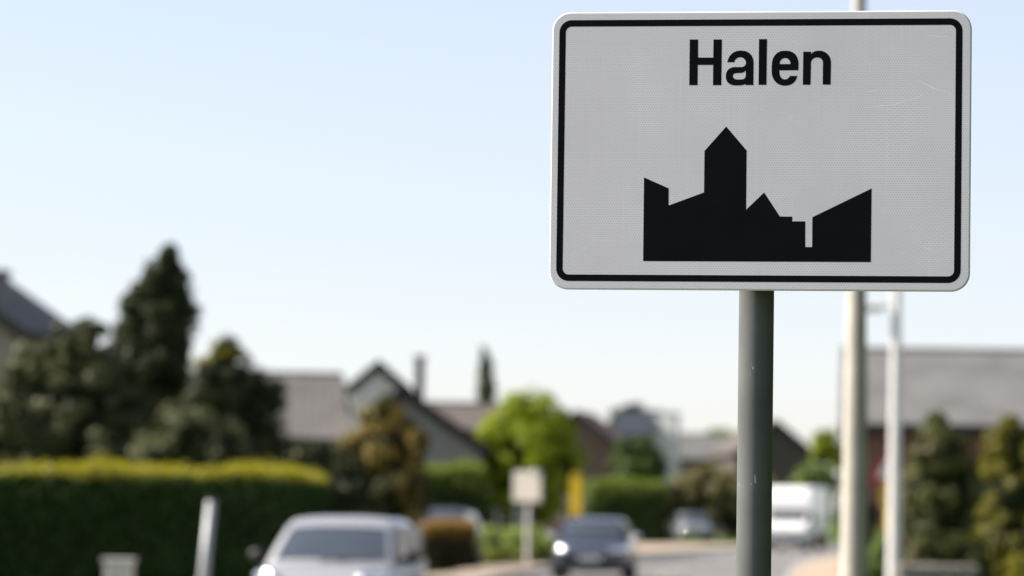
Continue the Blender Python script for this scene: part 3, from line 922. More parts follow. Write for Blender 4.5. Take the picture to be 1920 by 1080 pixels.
bobj('grille', box_bm(-0.5, 0.5, y0 - 0.045, y0 + 0.02, 0.62, 0.78, bev=0.02), M['blackplastic'], van)
bobj('chassis', box_bm(-0.8, 0.8, y0 + 1.6, 1.5, 0.45, 0.748), M['blackplastic'], van)
box('number_plate', (-0.26, 0.26, y0 - 0.104, y0 - 0.092, 0.34, 0.45), M['plate'], van, 0.003)

# ------------------------------------------------------------------ vegetation
def leaves(name, P, Nn, size, mat_, parent, rng, aspect=0.55):
    """one leaf-shaped face pair per point"""
    n = len(P)
    Nn = Nn + rng.normal(0, 0.55, (n, 3))
    Nn /= np.linalg.norm(Nn, axis=1, keepdims=True) + 1e-9
    t = rng.normal(0, 1, (n, 3)); t[:, 2] -= 0.3
    t -= Nn * (t * Nn).sum(1, keepdims=True); t /= np.linalg.norm(t, axis=1, keepdims=True) + 1e-9
    b = np.cross(Nn, t)
    s = (size * rng.uniform(0.6, 1.35, n))[:, None]
    V = np.empty((n, 4, 3))
    V[:, 0] = P - t * s * 0.5
    V[:, 1] = P + b * s * aspect * 0.5 + Nn * s * 0.10
    V[:, 2] = P + t * s * 0.5
    V[:, 3] = P - b * s * aspect * 0.5 + Nn * s * 0.10
    me = bpy.data.meshes.new(name)
    me.vertices.add(4 * n); me.loops.add(4 * n); me.polygons.add(n)
    me.vertices.foreach_set('co', V.ravel())
    me.loops.foreach_set('vertex_index', np.arange(4 * n, dtype=np.int32))
    me.polygons.foreach_set('loop_start', np.arange(0, 4 * n, 4, dtype=np.int32))
    me.polygons.foreach_set('loop_total', np.full(n, 4, dtype=np.int32))
    me.update(); me.validate()
    me.materials.append(mat_)
    o = bpy.data.objects.new(name, me); col.objects.link(o); o.parent = parent
    return o

def lobe_points(lobes, dens, rng, clump=0.30, thin=0.25):
    """lobes: (centre, radii). Clumps sit on each lobe's skin; leaves fill the clumps."""
    Ps, Ns = [], []
    for c, r in lobes:
        c = np.array(c); r = np.array(r)
        rm = float(np.mean(r))
        area = 4 * math.pi * rm * rm
        n = max(200, int(dens * area))
        k = max(18, int(14 / (clump * clump) * 0.22))
        cl = rng.normal(0, 1, (k, 3)); cl /= np.linalg.norm(cl, axis=1, keepdims=True)
        dr = rng.uniform(0.72, 1.0, (k, 1))
        cr = clump * rng.uniform(0.55, 1.2, k)
        idx = rng.integers(0, k, n)
        d = rng.normal(0, 1, (n, 3)); d /= np.linalg.norm(d, axis=1, keepdims=True)
        rad = rng.uniform(0.35, 1.0, (n, 1)) ** 0.6
        u = cl[idx] * dr[idx] * (1 - thin * 0.3) + d * rad * cr[idx][:, None]
        Ps.append(c + u * r)
        nn = 0.7 * d + 0.6 * cl[idx]
        nn[:, 2] += 0.25
        Ns.append(nn)
    return np.vstack(Ps), np.vstack(Ns)

def ico(bm, c, r, rng, sub=2):
    res = bmesh.ops.create_icosphere(bm, subdivisions=sub, radius=1)
    for v in res['verts']:
        q = v.co * (1 + rng.uniform(-0.12, 0.12))
        v.co = Vector((c[0] + q.x * r[0], c[1] + q.y * r[1], c[2] + q.z * r[2]))

def tree(name, label, cat, D, lobes_px, mat_, leaf=0.12, dens=260, core=0.66, trunk=0.12, seed=1, group=None, base_px=None, depth=1.0, clump=0.30, aspect=0.55, spread=0.25):
    """lobes_px: (px, py, rx px, ry px[, depth shift m]) as seen at distance D"""
    rng = np.random.default_rng(seed)
    s = FPX / D
    bx_ = base_px if base_px is not None else sum(l[0] for l in lobes_px) / len(lobes_px)
    base = at(bx_, 960, D); base.z = -0.012
    root = empty(name, base)
    tag(root, label, cat, group)
    lobes = []
    for l in lobes_px:
        dy = l[4] if len(l) > 4 else float(rng.uniform(-1, 1)) * spread * l[2] / s
        c = at(l[0], l[1], D + dy) - base
        lobes.append(((c.x, c.y, c.z), (l[2] / s, depth * (l[2] + l[3]) / 2 / s if depth == 1.0 else depth * l[2] / s, l[3] / s)))
    P, Nn = lobe_points(lobes, dens * 1.9, rng, clump)
    keep = P[:, 2] > 0.03
    leaves('crown', P[keep], Nn[keep], leaf, mat_, root, rng, aspect)
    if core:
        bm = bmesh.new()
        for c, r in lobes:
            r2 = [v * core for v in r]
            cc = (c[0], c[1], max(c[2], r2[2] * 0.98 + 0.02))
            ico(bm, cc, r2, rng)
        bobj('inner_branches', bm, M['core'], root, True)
    bm = bmesh.new()
    ztop = max(c[2] for c, r in lobes)
    ctr = np.mean([c for c, r in lobes], axis=0)
    mid = (ctr[0] * 0.3, ctr[1] * 0.3, max(0.3, ztop * 0.45))
    tube(bm, [(0, 0, -0.3), (0.02, 0, 0.02), mid], [trunk * 1.3, trunk, trunk * 0.7], 10)
    for c, r in lobes:
        m2 = [(mid[i] + c[i]) / 2 + (0.05 if i == 0 else 0) for i in range(3)]
        tube(bm, [mid, m2, c], [trunk * 0.55, trunk * 0.4, trunk * 0.15], 7)
    bobj('trunk', bm, M['bark'], root, True)
    return root

def hedge(name, label, D, x0, x1, ztop, depth, mat_, leaf=0.07, dens=700, rz=0.0, seed=3, legs=None, rnd=0.25, topmat=None, shoot=0.13):
    """clipped hedge: leafy skin over a twiggy body, in local metres; x0..x1 along its front"""
    rng = np.random.default_rng(seed)
    root = empty(name, Vector(((x0 + x1) / 2, D, -0.012)), rz)
    tag(root, label, 'hedge')
    hl = (x1 - x0) / 2
    runs = [(-hl, hl, 0.0, depth)]
    if legs: runs.append(legs)
    Ps, Ns = [], []
    bm = bmesh.new()
    for (a, b, y_a, y_b) in runs:
        cx, cy, cz = (a + b) / 2, (y_a + y_b) / 2, ztop / 2
        hx, hy, hz = (b - a) / 2, (y_b - y_a) / 2, ztop / 2
        A = np.array([hy * hz, hy * hz, hx * hz, hx * hz, hx * hy * 1.0]) * 4
        n = int(1.7 * dens * A.sum())
        side = rng.choice(5, n, p=A / A.sum())
        q = rng.uniform(-1, 1, (n, 3)); nn = np.zeros((n, 3))
        for s_, (ax, sg) in enumerate(((0, -1), (0, 1), (1, -1), (1, 1), (2, 1))):
            m_ = side == s_
            q[m_, ax] = sg; nn[m_, ax] = sg
        p = q * np.array([hx, hy, hz])
        # round the edges, then roughen
        e = np.minimum(np.array([hx, hy, hz]) - np.abs(p), rnd) / rnd
        lim = np.array([hx, hy, hz]) - rnd
        ins = np.clip(p, -lim, lim); ins[:, 2] = np.clip(p[:, 2], -hz, hz - rnd)
        dv = p - ins; ln = np.linalg.norm(dv, axis=1, keepdims=True)
        p = ins + np.where(ln > 1e-6, dv / (ln + 1e-9) * np.minimum(ln, rnd), 0)
        wob = 0.05 * (np.sin(p[:, 0] * 2.1 + seed) + np.sin(p[:, 0] * 5.3 + p[:, 2] * 4) * 0.6 + np.sin(p[:, 1] * 3.7))
        p = p * (1 + (wob / np.array(max(hx, hy)))[:, None] * 0.5)
        p[:, 2] += np.where(nn[:, 2] > 0, wob * 0.8, 0)
        p += rng.normal(0, 0.035, (n, 3)) - nn * np.abs(rng.normal(0, 0.06, (n, 1)))
        Ps.append(p + np.array([cx, cy, cz])); Ns.append(nn)
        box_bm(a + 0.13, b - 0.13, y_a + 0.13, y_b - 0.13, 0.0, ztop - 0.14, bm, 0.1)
    P = np.vstack(Ps); Nn = np.vstack(Ns)
    k = P[:, 2] > 0.02
    leaves('foliage', P[k], Nn[k], leaf, mat_, root, rng)
    if topmat:                      # growth on top and shoulders; green hedges carry sunlight in its colour
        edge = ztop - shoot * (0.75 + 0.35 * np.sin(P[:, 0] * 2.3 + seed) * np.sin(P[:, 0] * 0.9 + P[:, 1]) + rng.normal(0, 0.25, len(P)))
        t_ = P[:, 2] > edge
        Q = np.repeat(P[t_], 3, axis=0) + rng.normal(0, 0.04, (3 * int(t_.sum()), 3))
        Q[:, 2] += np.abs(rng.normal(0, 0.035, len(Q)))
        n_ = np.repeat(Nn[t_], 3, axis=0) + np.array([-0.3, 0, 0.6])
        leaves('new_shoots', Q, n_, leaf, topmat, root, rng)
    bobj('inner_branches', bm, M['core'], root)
    return root

G = {}
G['hedge'] = leafmat('leaf_hedge_old', (0.034, 0.080, 0.006), (0.018, 0.046, 0.004), trans=0.3, scale=1.5)
G['shoots'] = leafmat('leaf_hedge_new', (0.38, 0.34, 0.02), (0.27, 0.26, 0.02), trans=0.5, scale=1.5)  # bright sunlit hedge top, painted into the colour of young leaves
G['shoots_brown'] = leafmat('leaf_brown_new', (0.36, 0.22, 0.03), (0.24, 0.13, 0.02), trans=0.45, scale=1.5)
G['conifer'] = leafmat('leaf_dark_conifer', (0.042, 0.052, 0.013), (0.022, 0.03, 0.009), trans=0.1)
G['olive'] = leafmat('leaf_olive_conifer', (0.12, 0.125, 0.05), (0.065, 0.072, 0.03), trans=0.18, scale=1.4)
G['dark'] = leafmat('leaf_dark_shrub', (0.05, 0.06, 0.02), (0.025, 0.034, 0.012), (0.25, 0.22, 0.01), 0.02, trans=0.2)
G['gold'] = leafmat('leaf_gold_shrub', (0.10, 0.10, 0.03), (0.05, 0.06, 0.02), (0.32, 0.22, 0.045), 0.50, trans=0.35, scale=0.8)
G['bright'] = leafmat('leaf_spring_green', (0.37, 0.43, 0.014), (0.24, 0.32, 0.012), trans=0.45, scale=1.0)
G['green'] = leafmat('leaf_mid_green', (0.09, 0.14, 0.022), (0.05, 0.09, 0.016), trans=0.35)
G['fresh'] = leafmat('leaf_fresh_green', (0.22, 0.30, 0.08), (0.14, 0.21, 0.05), trans=0.42)
G['meadow'] = leafmat('leaf_light_shrub', (0.40, 0.48, 0.13), (0.28, 0.37, 0.08), trans=0.5)
G['shoots_green'] = leafmat('leaf_hedge_green', (0.22, 0.29, 0.03), (0.13, 0.19, 0.02), trans=0.5)  # greener version, sunlit top likewise painted into the leaf colour
G['brown'] = leafmat('leaf_brown_hedge', (0.045, 0.032, 0.012), (0.025, 0.02, 0.01), trans=0.2)
G['oliveshrub'] = leafmat('leaf_olive_shrubbery', (0.33, 0.28, 0.12), (0.18, 0.17, 0.06), trans=0.4, scale=0.7)
G['goldcon'] = leafmat('leaf_golden_conifer', (0.20, 0.18, 0.012), (0.11, 0.105, 0.010), trans=0.3)
G['yewcone'] = leafmat('leaf_green_conifer', (0.12, 0.125, 0.03), (0.07, 0.08, 0.02), (0.14, 0.11, 0.05), 0.08, trans=0.22)
G['yellow'] = leafmat('leaf_yellow_shrub', (0.34, 0.30, 0.02), (0.20, 0.19, 0.02), trans=0.4)
G['pink'] = leafmat('leaf_pale_pink_bush', (0.42, 0.30, 0.26), (0.20, 0.16, 0.12), trans=0.3)
G['hazy'] = leafmat('leaf_far_green', (0.07, 0.10, 0.045), (0.05, 0.075, 0.035), trans=0.2)

# left: clipped hedge with a return along the road
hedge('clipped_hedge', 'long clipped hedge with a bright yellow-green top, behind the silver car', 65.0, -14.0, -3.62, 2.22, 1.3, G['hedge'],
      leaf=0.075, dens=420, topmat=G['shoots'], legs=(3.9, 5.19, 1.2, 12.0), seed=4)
tree('tall_conifer', 'tall dark pointed conifer rising above the clipped hedge', 'tree', 82,
     [(316, 492, 22, 44), (300, 540, 58, 62), (290, 600, 84, 86), (288, 680, 92, 100), (290, 770, 92, 100), (288, 860, 86, 90), (288, 930, 76, 80)],
     G['conifer'], leaf=0.10, dens=420, core=0.74, trunk=0.16, seed=11, base_px=288, clump=0.25, spread=0.1)
tree('spreading_conifer', 'broad olive-green spreading conifer beside the tall dark one, in front of the brown-walled house', 'tree', 75,
     [(150, 640, 56, 52), (60, 695, 56, 50), (165, 730, 80, 60), (20, 775, 76, 66), (110, 800, 90, 60), (220, 765, 66, 48), (60, 870, 100, 66), (190, 860, 90, 70), (-40, 850, 70, 80), (105, 690, 60, 50), (265, 850, 60, 70), (196, 700, 46, 46)],
     G['olive'], leaf=0.10, dens=330, core=0.6, trunk=0.14, seed=12, clump=0.34)
tree('round_shrub', 'low rounded dull-green shrub just behind the clipped hedge, under the tall conifer', 'shrub', 71,
     [(350, 820, 70, 70), (300, 870, 60, 60), (410, 850, 60, 70), (440, 890, 50, 50)], G['olive'], leaf=0.09, dens=350, core=0.7, trunk=0.08, seed=13)
tree('dark_tree', 'dark dense tree with a knobbed top between the tall conifer and the grey-roofed house', 'tree', 80,
     [(424, 660, 36, 32), (424, 712, 74, 50), (472, 755, 66, 64), (395, 760, 66, 62), (462, 820, 76, 74), (400, 860, 76, 80), (480, 870, 62, 76)],
     G['dark'], leaf=0.09, dens=400, core=0.74, trunk=0.14, seed=14)
tree('dark_shrub', 'dark bushy shrub with golden tips beyond the end of the clipped hedge', 'shrub', 84,
     [(570, 870, 60, 50), (600, 930, 70, 70), (545, 900, 45, 60), (640, 910, 60, 70), (590, 990, 70, 70)], G['dark'], leaf=0.09, dens=380, core=0.74, trunk=0.10, seed=15)
tree('gold_tipped_tree', 'bushy tree with orange-gold spring leaves in front of the white gable', 'tree', 92,
     [(712, 790, 46, 52), (700, 850, 70, 60), (770, 830, 40, 60), (740, 900, 70, 70), (670, 900, 50, 60), (720, 980, 80, 80), (780, 920, 30, 60), (725, 1050, 76, 50)],
     G['gold'], leaf=0.10, dens=300, core=0.68, trunk=0.12, seed=16)

# centre
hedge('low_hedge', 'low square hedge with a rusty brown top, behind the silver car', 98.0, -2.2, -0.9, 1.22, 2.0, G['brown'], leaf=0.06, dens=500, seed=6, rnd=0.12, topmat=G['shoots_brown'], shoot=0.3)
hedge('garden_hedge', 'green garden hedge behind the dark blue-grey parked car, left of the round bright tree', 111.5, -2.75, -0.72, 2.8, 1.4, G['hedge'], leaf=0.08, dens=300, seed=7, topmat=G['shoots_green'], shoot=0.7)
tree('round_tree', 'round-headed bright spring-green tree standing beside the cream board', 'tree', 120,
     [(990, 768, 58, 42), (950, 815, 52, 52), (1030, 810, 52, 54), (985, 840, 70, 60), (930, 880, 44, 50), (1050, 880, 50, 56), (1000, 905, 72, 50), (945, 925, 52, 40), (1020, 950, 40, 30)],
     G['bright'], leaf=0.11, dens=230, core=0.5, trunk=0.13, seed=21, base_px=1002, clump=0.34)
tree('roadside_shrub', 'loose light-green shrubs at the pavement under the cream board', 'shrub', 109,
     [(930, 1018, 46, 34), (985, 1020, 52, 36), (1030, 1030, 34, 34), (955, 1040, 60, 28), (910, 1030, 26, 30), (1015, 1050, 40, 22)], G['meadow'], leaf=0.08, dens=420, core=0.3, trunk=0.04, seed=22)
tree('ball_tree', 'small rounded green tree rising from the far hedge, below the blue-slate roof', 'tree', 192,
     [(1195, 852, 44, 38), (1165, 875, 30, 30), (1228, 872, 26, 30), (1195, 890, 50, 30)], G['green'], leaf=0.16, dens=120, core=0.68, trunk=0.14, seed=23, clump=0.36)
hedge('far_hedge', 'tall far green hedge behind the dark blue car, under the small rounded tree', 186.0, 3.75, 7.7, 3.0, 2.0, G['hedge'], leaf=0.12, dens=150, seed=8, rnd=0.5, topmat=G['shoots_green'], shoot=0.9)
tree('olive_shrubbery', 'olive and pale-brown shrubbery behind the pale grey parked car', 'shrub', 214,
     [(1285, 925, 30, 40), (1330, 915, 40, 46), (1380, 925, 40, 44), (1310, 965, 50, 40), (1370, 970, 50, 40), (1430, 940, 40, 45), (1262, 960, 22, 36)], G['oliveshrub'], leaf=0.18, dens=110, core=0.66, trunk=0.1, seed=24, clump=0.36)
tree('pink_bush', 'low pale pink flowering bush on the verge beside the pale grey parked car', 'shrub', 188,
     [(1248, 1003, 16, 16), (1238, 1010, 12, 12), (1258, 1010, 10, 10)], G['pink'], leaf=0.09, dens=260, core=0.55, trunk=0.03, seed=25)
tree('spire_conifer', 'slim grey-green spire conifer far behind the tiled roof', 'tree', 220,
     [(908, 668, 8, 18), (910, 695, 14, 32), (912, 730, 18, 40), (912, 780, 19, 50), (912, 850, 19, 70)], G['hazy'], leaf=0.18, dens=150, core=0.75, trunk=0.16, seed=26, spread=0.1)
tree('far_tree', 'rounded far tree behind the blue-slate roof', 'tree', 290,
     [(1180, 780, 34, 28), (1205, 800, 26, 30), (1160, 805, 22, 26)], G['hazy'], leaf=0.25, dens=80, core=0.72, trunk=0.2, seed=27)
tree('yellow_green_tree', 'far yellow-green tree behind the low grey roof', 'tree', 285,
     [(1345, 822, 26, 20), (1375, 830, 24, 22), (1330, 845, 24, 24)], G['bright'], leaf=0.25, dens=90, core=0.68, trunk=0.2, seed=28)
tree('lime_tree', 'small lime-green tree beside the long grey-roofed building, above the white van', 'tree', 196,
     [(1548, 828, 26, 28), (1565, 850, 24, 30), (1535, 855, 18, 22)], G['bright'], leaf=0.16, dens=130, core=0.65, trunk=0.12, seed=29)
tree('green_bush', 'mid-green bush directly behind the white van', 'shrub', 182,
     [(1525, 895, 30, 30), (1555, 905, 24, 34), (1500, 912, 22, 24), (1540, 950, 30, 50)], G['fresh'], leaf=0.15, dens=140, core=0.66, trunk=0.1, seed=30)
tree('bare_shrub', 'brown-green shrub in the shade against the brick end wall, beside the thick lamp post', 'shrub', 92,
     [(1597, 900, 22, 60), (1590, 960, 20, 60), (1620, 980, 30, 60)], G['dark'], leaf=0.09, dens=260, core=0.7, trunk=0.06, seed=36)

hedge('verge_hedge', 'tall dark hedge along the verge to the right of the town sign', -8.0, 3.85, 5.3, 5.2, 33.5, G['hedge'], leaf=0.07, dens=260, seed=9)  # unseen hedge, added to darken the shaded side of the sign post
# right: garden of the long building
tree('green_cone_tree', 'broad dull-green conical conifer in front of the long grey roof', 'tree', 68,
     [(1758, 798, 24, 28), (1760, 850, 62, 60), (1758, 920, 76, 74), (1745, 985, 66, 54), (1812, 930, 46, 76), (1765, 1050, 78, 70), (1800, 1010, 56, 60), (1765, 1105, 80, 50)], G['yewcone'], leaf=0.08, dens=480, core=0.70, trunk=0.1, seed=31, base_px=1765)
tree('golden_cone_tree', 'golden-green conical conifer with lit yellow flank in the garden', 'tree', 62,
     [(1893, 800, 22, 28), (1892, 850, 56, 60), (1902, 930, 78, 84), (1905, 1020, 90, 80), (1960, 900, 60, 90), (1905, 1105, 96, 60)], G['goldcon'], leaf=0.08, dens=480, core=0.74, trunk=0.1, seed=32, base_px=1903)
tree('low_shrub', 'low olive shrub at the foot of the two garden conifers', 'shrub', 60,
     [(1775, 1025, 40, 28), (1740, 1035, 24, 20), (1830, 1040, 30, 34), (1815, 1055, 40, 30), (1780, 1090, 50, 45), (1830, 1100, 44, 45)], G['yewcone'], leaf=0.06, dens=700, core=0.66, trunk=0.03, seed=33)
tree('yellow_shrub', 'small bright yellow shrub at the foot of the golden conifer', 'shrub', 57,
     [(1915, 1058, 26, 24), (1930, 1070, 26, 24), (1915, 1100, 34, 34), (1925, 1135, 36, 28), (1900, 1130, 28, 24)], G['yellow'], leaf=0.055, dens=900, core=0.5, trunk=0.03, seed=34)
tree('tussock_plant', 'tall yellow-green tussock plant at the foot of the triangle warning sign', 'plant', 76,
     [(1655, 1040, 20, 50), (1640, 1065, 24, 45), (1680, 1065, 24, 45), (1655, 1095, 34, 26), (1690, 1100, 26, 22), (1630, 1100, 24, 22)], G['fresh'], leaf=0.09, dens=520, core=0.5, trunk=0.02, seed=35, aspect=0.2)

# low stone border in front of the shrubs
rng = random.Random(5)
c0 = at(1700, 1050, 58)
gwl = empty('stone_border', Vector((c0.x, 58, -0.012)))
tag(gwl, 'short low wall of stacked grey stones at the foot of the green conifer', 'border')
zz = 0.0
for course in range(5):
    hgt = rng.uniform(0.17, 0.22)
    xx = -0.05 - rng.uniform(0, 0.12)
    while xx < 0.85:
        wd = rng.uniform(0.2, 0.34)
        bm = box_bm(xx + 0.006, xx + wd - 0.006, -0.16 + rng.uniform(-0.02, 0.02), 0.16, zz + 0.005, zz + hgt - 0.005, bev=0.03)
        for v in bm.verts: v.co += Vector((rng.uniform(-0.008, 0.008), rng.uniform(-0.01, 0.01), rng.uniform(-0.006, 0.006)))
        bobj('stone', bm, M['stone'], gwl)
        xx += wd
    zz += hgt

# ------------------------------------------------------------------ buildings
B = {}
B['roof_grey'] = roofmat('roof_grey_tile', (0.135, 0.132, 0.128))
B['roof_brown'] = roofmat('roof_brown_tile', (0.095, 0.075, 0.065))
B['roof_greybrown'] = roofmat('roof_grey_brown', (0.105, 0.098, 0.094))
B['roof_red'] = roofmat('roof_red_brown', (0.15, 0.075, 0.055))
B['roof_slate'] = roofmat('roof_blue_slate', (0.011, 0.017, 0.032), pitch=0.2, rough=0.8)
B['brick_red'] = wallmat('brick_red', (0.20, 0.05, 0.035), (0.25, 0.2, 0.17))
B['brick_tan'] = wallmat('brick_tan', (0.34, 0.25, 0.20), (0.36, 0.32, 0.28))
B['brick_grey'] = wallmat('brick_grey', (0.20, 0.19, 0.18), (0.26, 0.25, 0.24))
B['brick_dark'] = wallmat('brick_dark', (0.075, 0.06, 0.05), (0.10, 0.09, 0.08))
B['brick_brown'] = wallmat('brick_brown', (0.17, 0.085, 0.07), (0.2, 0.15, 0.12))
B['render'] = mat('white_render', (0.74, 0.73, 0.70), (0.66, 0.65, 0.62), rough=0.85, spec=0.2, scale=1.5, bump=0.2, bscale=60)
B['render_grey'] = mat('grey_render', (0.27, 0.26, 0.25), (0.22, 0.21, 0.205), rough=0.85, spec=0.2, scale=1.5, bump=0.2, bscale=60)
B['wood_dark'] = mat('dark_eaves_board', (0.035, 0.03, 0.028), (0.02, 0.018, 0.016), rough=0.7, scale=6, stretch=(0.2, 1, 1))
B['frame'] = mat('white_window_frame', (0.7, 0.7, 0.68), (0.62, 0.62, 0.6), rough=0.5)

def win(root, x, z, w_, h_, y, door=False):
    """window or door set on the local -Y wall at depth y"""
    o = box('door' if door else 'window', (x - w_ / 2, x + w_ / 2, y - 0.02, y + 0.05, z - h_ / 2, z + h_ / 2), B['wood_dark'] if door else M['glass'], root)
    t = 0.06
    bm = bmesh.new()
    for d in ((x - w_ / 2 - t, x - w_ / 2, z - h_ / 2, z + h_ / 2), (x + w_ / 2, x + w_ / 2 + t, z - h_ / 2, z + h_ / 2), (x - w_ / 2 - t, x + w_ / 2 + t, z + h_ / 2, z + h_ / 2 + t)):
        box_bm(d[0], d[1], y - 0.05, y + 0.04, d[2], d[3], bm)
    bobj('frame', bm, B['frame'], o)
    if not door:
        box('sill', (x - w_ / 2 - 0.1, x + w_ / 2 + 0.1, y - 0.12, y + 0.04, z - h_ / 2 - 0.07, z - h_ / 2 - 0.003), M['kerb'], o)
        box('mullion', (x - 0.025, x + 0.025, y - 0.045, y - 0.021, z - h_ / 2, z + h_ / 2), B['frame'], o)
    else:
        lathe('handle', [(0.02, 0), (0.02, 0.05)], M['steel'], o, n=10, axis='Y', loc=(x + w_ * 0.36, y - 0.075, z))

def gable_house(name, label, origin, rz, hx, dep, eave, ridge, wall, roof, ridge_along='x', over=0.35, apex=0.5, thick=0.22, eave2=None, wins=(), chim=None, trim=None, hip=0.0):
    """local frame: x across as seen, front wall at y=0, back at y=dep. ridge_along 'x': front slope faces the viewer; 'y': gable faces the viewer"""
    root = empty(name, origin, rz)
    tag(root, label, 'house')
    e2 = eave if eave2 is None else eave2
    if ridge_along == 'y':
        ax = -hx + 2 * hx * apex
        outl = [(-hx, 0), (hx, 0), (hx, e2), (ax, ridge), (-hx, eave)]
        bm = bmesh.new()
        f = [bm.verts.new((x, 0, z)) for x, z in outl]; b_ = [bm.verts.new((x, dep, z)) for x, z in outl]
        bm.faces.new(f); bm.faces.new(b_[::-1])
        for i in range(5): bm.faces.new((f[i], f[(i + 1) % 5], b_[(i + 1) % 5], b_[i]))
        bobj('wall', bm, wall, root)
        for s, (xa, za), (xb, zb_) in ((-1, (ax, ridge), (-hx, eave)), (1, (ax, ridge), (hx, e2))):
            d = Vector((xb - xa, 0, zb_ - za)).normalized(); nn = Vector((-d.z, 0, d.x)) * (1 if s > 0 else -1)
            if nn.z < 0: nn = -nn
            p0_ = Vector((xa, 0, za)) + nn * 0.004; p1_ = Vector((xb, 0, zb_)) + d * over + nn * 0.004
            bm = bmesh.new()
            q = [p0_, p1_, p1_ + nn * thick, p0_ + nn * thick * 1.0]
            q[3] = Vector((xa, 0, p0_.z + thick / max(0.2, nn.z)))
            fv = [bm.verts.new((v.x, -over, v.z)) for v in q]; bvv = [bm.verts.new((v.x, dep + over, v.z)) for v in q]
            bm.faces.new(fv); bm.faces.new(bvv[::-1])
            for i in range(4): bm.faces.new((fv[i], fv[(i + 1) % 4], bvv[(i + 1) % 4], bvv[i]))
            ro = bobj('roof', bm, roof, root)
            bm = bmesh.new()          # verge board on the front edge
            vq_ = [p0_ - nn * 0.06, p1_ - nn * 0.06, p1_ + nn * (thick + 0.02), q[3] + Vector((0, 0, 0.02))]
            fv = [bm.verts.new((v.x, -over - 0.04, v.z)) for v in vq_]; bvv = [bm.verts.new((v.x, -over - 0.003, v.z)) for v in vq_]
            bm.faces.new(fv); bm.faces.new(bvv[::-1])
            for i in range(4): bm.faces.new((fv[i], fv[(i + 1) % 4], bvv[(i + 1) % 4], bvv[i]))
            bobj('verge_board', bm, trim or B['wood_dark'], ro)
    else:
        bm = bmesh.new()
        ym = dep / 2
        zi = ridge if not hip else eave
        outl = [(0, 0), (dep, 0), (dep, eave), (ym, zi), (0, eave)] if not hip else [(0, 0), (dep, 0), (dep, eave), (0, eave)]
        f = [bm.verts.new((-hx, y, z)) for y, z in outl]; b_ = [bm.verts.new((hx, y, z)) for y, z in outl]
        k = len(outl)
        bm.faces.new(f); bm.faces.new(b_[::-1])
        for i in range(k): bm.faces.new((f[i], f[(i + 1) % k], b_[(i + 1) % k], b_[i]))
        bobj('wall', bm, wall, root)
        sl_ = (ridge - eave) / ym
        ex = over
        for s in (0, 1):
            ya, yb = (-ex, ym) if s == 0 else (dep + ex, ym)
            za, zb_ = eave - ex * sl_ + 0.01, ridge + 0.01
            bm = bmesh.new()
            lo = [(-hx - ex, ya, za), (hx + ex, ya, za), (hx + ex - hip, yb, zb_), (-hx - ex, yb, zb_)]
            v0 = [bm.verts.new(v) for v in lo]; v1 = [bm.verts.new((v[0], v[1], v[2] + thick)) for v in lo]
            bm.faces.new(v0); bm.faces.new(v1[::-1])
            for i in range(4): bm.faces.new((v0[i], v0[(i + 1) % 4], v1[(i + 1) % 4], v1[i]))
            ro = bobj('roof', bm, roof, root)
            if s == 0:
                box('gutter', (-hx - ex + 0.02, hx + ex - 0.02, -ex - 0.13, -ex - 0.004, za - 0.10, za + thick * 0.75), trim or B['wood_dark'], ro, 0.01)
        if hip:
            bm = bmesh.new()
            lo = [(hx + ex + 0.003, -ex, eave - ex * sl_ + 0.01), (hx + ex + 0.003, dep + ex, eave - ex * sl_ + 0.01), (hx + ex - hip + 0.003, ym, ridge + 0.012)]
            v0 = [bm.verts.new(v) for v in lo]; v1 = [bm.verts.new((v[0] + 0.002, v[1], v[2] + thick)) for v in lo]
            bm.faces.new(v0); bm.faces.new(v1[::-1])
            for i in range(3): bm.faces.new((v0[i], v0[(i + 1) % 3], v1[(i + 1) % 3], v1[i]))
            bobj('roof', bm, roof, root)
        rc = box('ridge_cap', (-hx - ex, hx + ex - hip, ym - 0.13, ym + 0.13, ridge + thick - 0.06, ridge + thick + 0.06), roof, root, 0.03)
    for (x, z, w_, h_, *dd) in wins:
        win(root, x, z, w_, h_, 0.0, bool(dd))
    if chim:
        x, y, w_, d_, zb_, zt_ = chim[:6]
        c_ = bobj('chimney', box_bm(x - w_ / 2, x + w_ / 2, y - d_ / 2, y + d_ / 2, zb_, zt_, bev=0.01), chim[6] if len(chim) > 6 else B['brick_grey'], root)
        bobj('cap', box_bm(x - w_ / 2 - 0.05, x + w_ / 2 + 0.05, y - d_ / 2 - 0.05, y + d_ / 2 + 0.05, zt_ + 0.002, zt_ + 0.09, bev=0.01), M['kerb'], c_)
    return root

def zpx(px, py, D): return at(px, py, D).z
def gp(px, D): 
    v = at(px, 950, D); v.z = -0.012; return v

# long grey-roofed building on the right
D = 95
xl, xr = gp(1600, D).x, gp(2230, D).x
gable_house('long_building', 'long low building with a plain grey roof, dark gutter and red brick walls', Vector(((xl + xr) / 2, D, -0.012)), R(-4.6), (xr - xl) / 2, 8.0,
            zpx(1750, 800, D) + 0.05, zpx(1750, 656, D + 4) - 0.15, B['brick_red'], B['roof_grey'], over=0.3, thick=0.16,
            wins=[(-2.0, 1.6, 1.4, 1.3), (1.4, 1.6, 1.4, 1.3), (-0.3, 1.1, 0.95, 2.15, 1)], trim=B['wood_dark'])
# house at the far left
D = 100
gable_house('brown_house', 'brown-walled house with a steep dark blue slate roof behind the spreading conifer', gp(-198, D), R(-7), 3.1, 7.5,
            zpx(22, 622, D), zpx(-198, 468, D), B['brick_tan'], B['roof_slate'], 'y', over=0.3, thick=0.25, chim=(1.8, 3.0, 0.6, 0.6, 5.0, zpx(0, 500, D)),
            wins=[(0.3, 5.2, 1.1, 1.2), (-1.5, 1.5, 1.6, 1.4), (1.8, 1.5, 1.4, 1.4)])
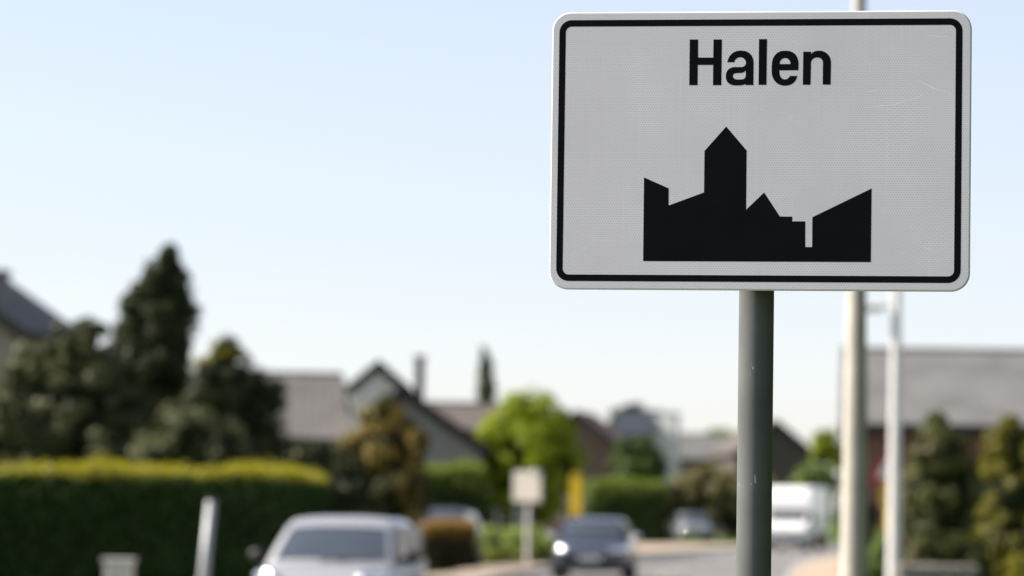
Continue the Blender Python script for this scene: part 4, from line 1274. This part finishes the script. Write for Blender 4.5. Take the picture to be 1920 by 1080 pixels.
# grey-brown hipped roof, then the white gable and the grey lean wing
D = 121
gable_house('grey_roofed_house', 'house with a plain grey-brown hipped roof beside the white gable', Vector(((gp(400, D).x + gp(640, D).x) / 2, D, -0.012)), 0, (gp(640, D).x - gp(400, D).x) / 2, 7.5,
            zpx(570, 822, D), zpx(570, 700, D + 3.75) - 0.18, B['render_grey'], B['roof_greybrown'], over=0.3, thick=0.18, hip=0.5,
            wins=[(-0.8, 1.7, 1.2, 1.2), (1.0, 1.7, 1.2, 1.2)])
D = 119
hxg = (gp(757, D).x - gp(655, D).x) / 2
gable_house('white_gable_house', 'pale house with a steep white gable and dark verges, next to the chimney', gp(706, D), 0, hxg, 8.0,
            zpx(655, 733, D), zpx(706, 690, D), B['render'], B['roof_brown'], 'y', over=0.14, thick=0.2, wins=[(0.0, 3.0, 0.9, 1.1)])
D = 117
xa, xb = gp(742, D).x, gp(900, D).x
gable_house('grey_wing_house', 'grey-walled house with a long falling brown roof edge and a tall chimney', Vector(((xa + xb) / 2, D, -0.012)), 0, (xb - xa) / 2, 7.0,
            zpx(742, 752, D), zpx(752, 742, D), B['render_grey'], B['roof_brown'], 'y', over=0.16, apex=0.06, thick=0.24, eave2=zpx(900, 845, D),
            chim=(gp(781, D).x - (xa + xb) / 2, 1.4, 0.28, 0.5, 3.5, zpx(781, 668, D), B['brick_dark']), wins=[(0.3, 1.6, 1.2, 1.2)])
D = 134
gable_house('tiled_roof_house', 'house with a ribbed grey-brown tiled roof behind the grey wing', Vector(((gp(790, D).x + gp(1010, D).x) / 2, D, -0.012)), 0, (gp(1010, D).x - gp(790, D).x) / 2, 7.0,
            zpx(870, 812, D), zpx(870, 757, D + 3.5) - 0.2, B['render_grey'], B['roof_brown'], over=0.3, wins=[(0.6, 1.6, 1.2, 1.2), (-1.0, 1.6, 1.0, 1.2)])
D = 210
gable_house('red_roofed_house', 'house with a sloping red-brown roof right of the round bright tree', gp(1078, D), R(-9), 2.3, 7.0,
            zpx(1140, 838, D), zpx(1078, 778, D), B['brick_brown'], B['roof_red'], 'y', over=0.3, wins=[(0, 1.5, 1.2, 1.2)])
D = 246
gable_house('slate_roofed_house', 'far white-walled house with a blue slate roof and a broad white chimney block', gp(1178, D), R(-16), 1.25, 6.0,
            zpx(1170, 818, D), zpx(1170, 776, D + 3), B['render'], B['roof_slate'], over=0.2,
            chim=(1.95, 2.4, 1.25, 1.4, 0.0, zpx(1235, 774, D), B['render']), wins=[(0, 2.0, 1.0, 1.2)])
D = 255
gable_house('low_grey_house', 'far low house with a pale grey roof left of the sign post', gp(1325, D), 0, 3.0, 6.0,
            zpx(1320, 862, D), zpx(1320, 820, D + 3), B['brick_tan'], B['roof_grey'], over=0.3, wins=[(-1, 1.6, 1.0, 1.2), (1, 1.6, 1.0, 1.2)])
D = 238
gable_house('dark_roofed_house', 'far house with a steep dark brown roof above the white van', gp(1452, D), R(8), 2.4, 7.0,
            zpx(1510, 852, D), zpx(1455, 794, D), B['brick_dark'], B['roof_brown'], 'y', over=0.3, wins=[(0, 1.8, 1.2, 1.3)])
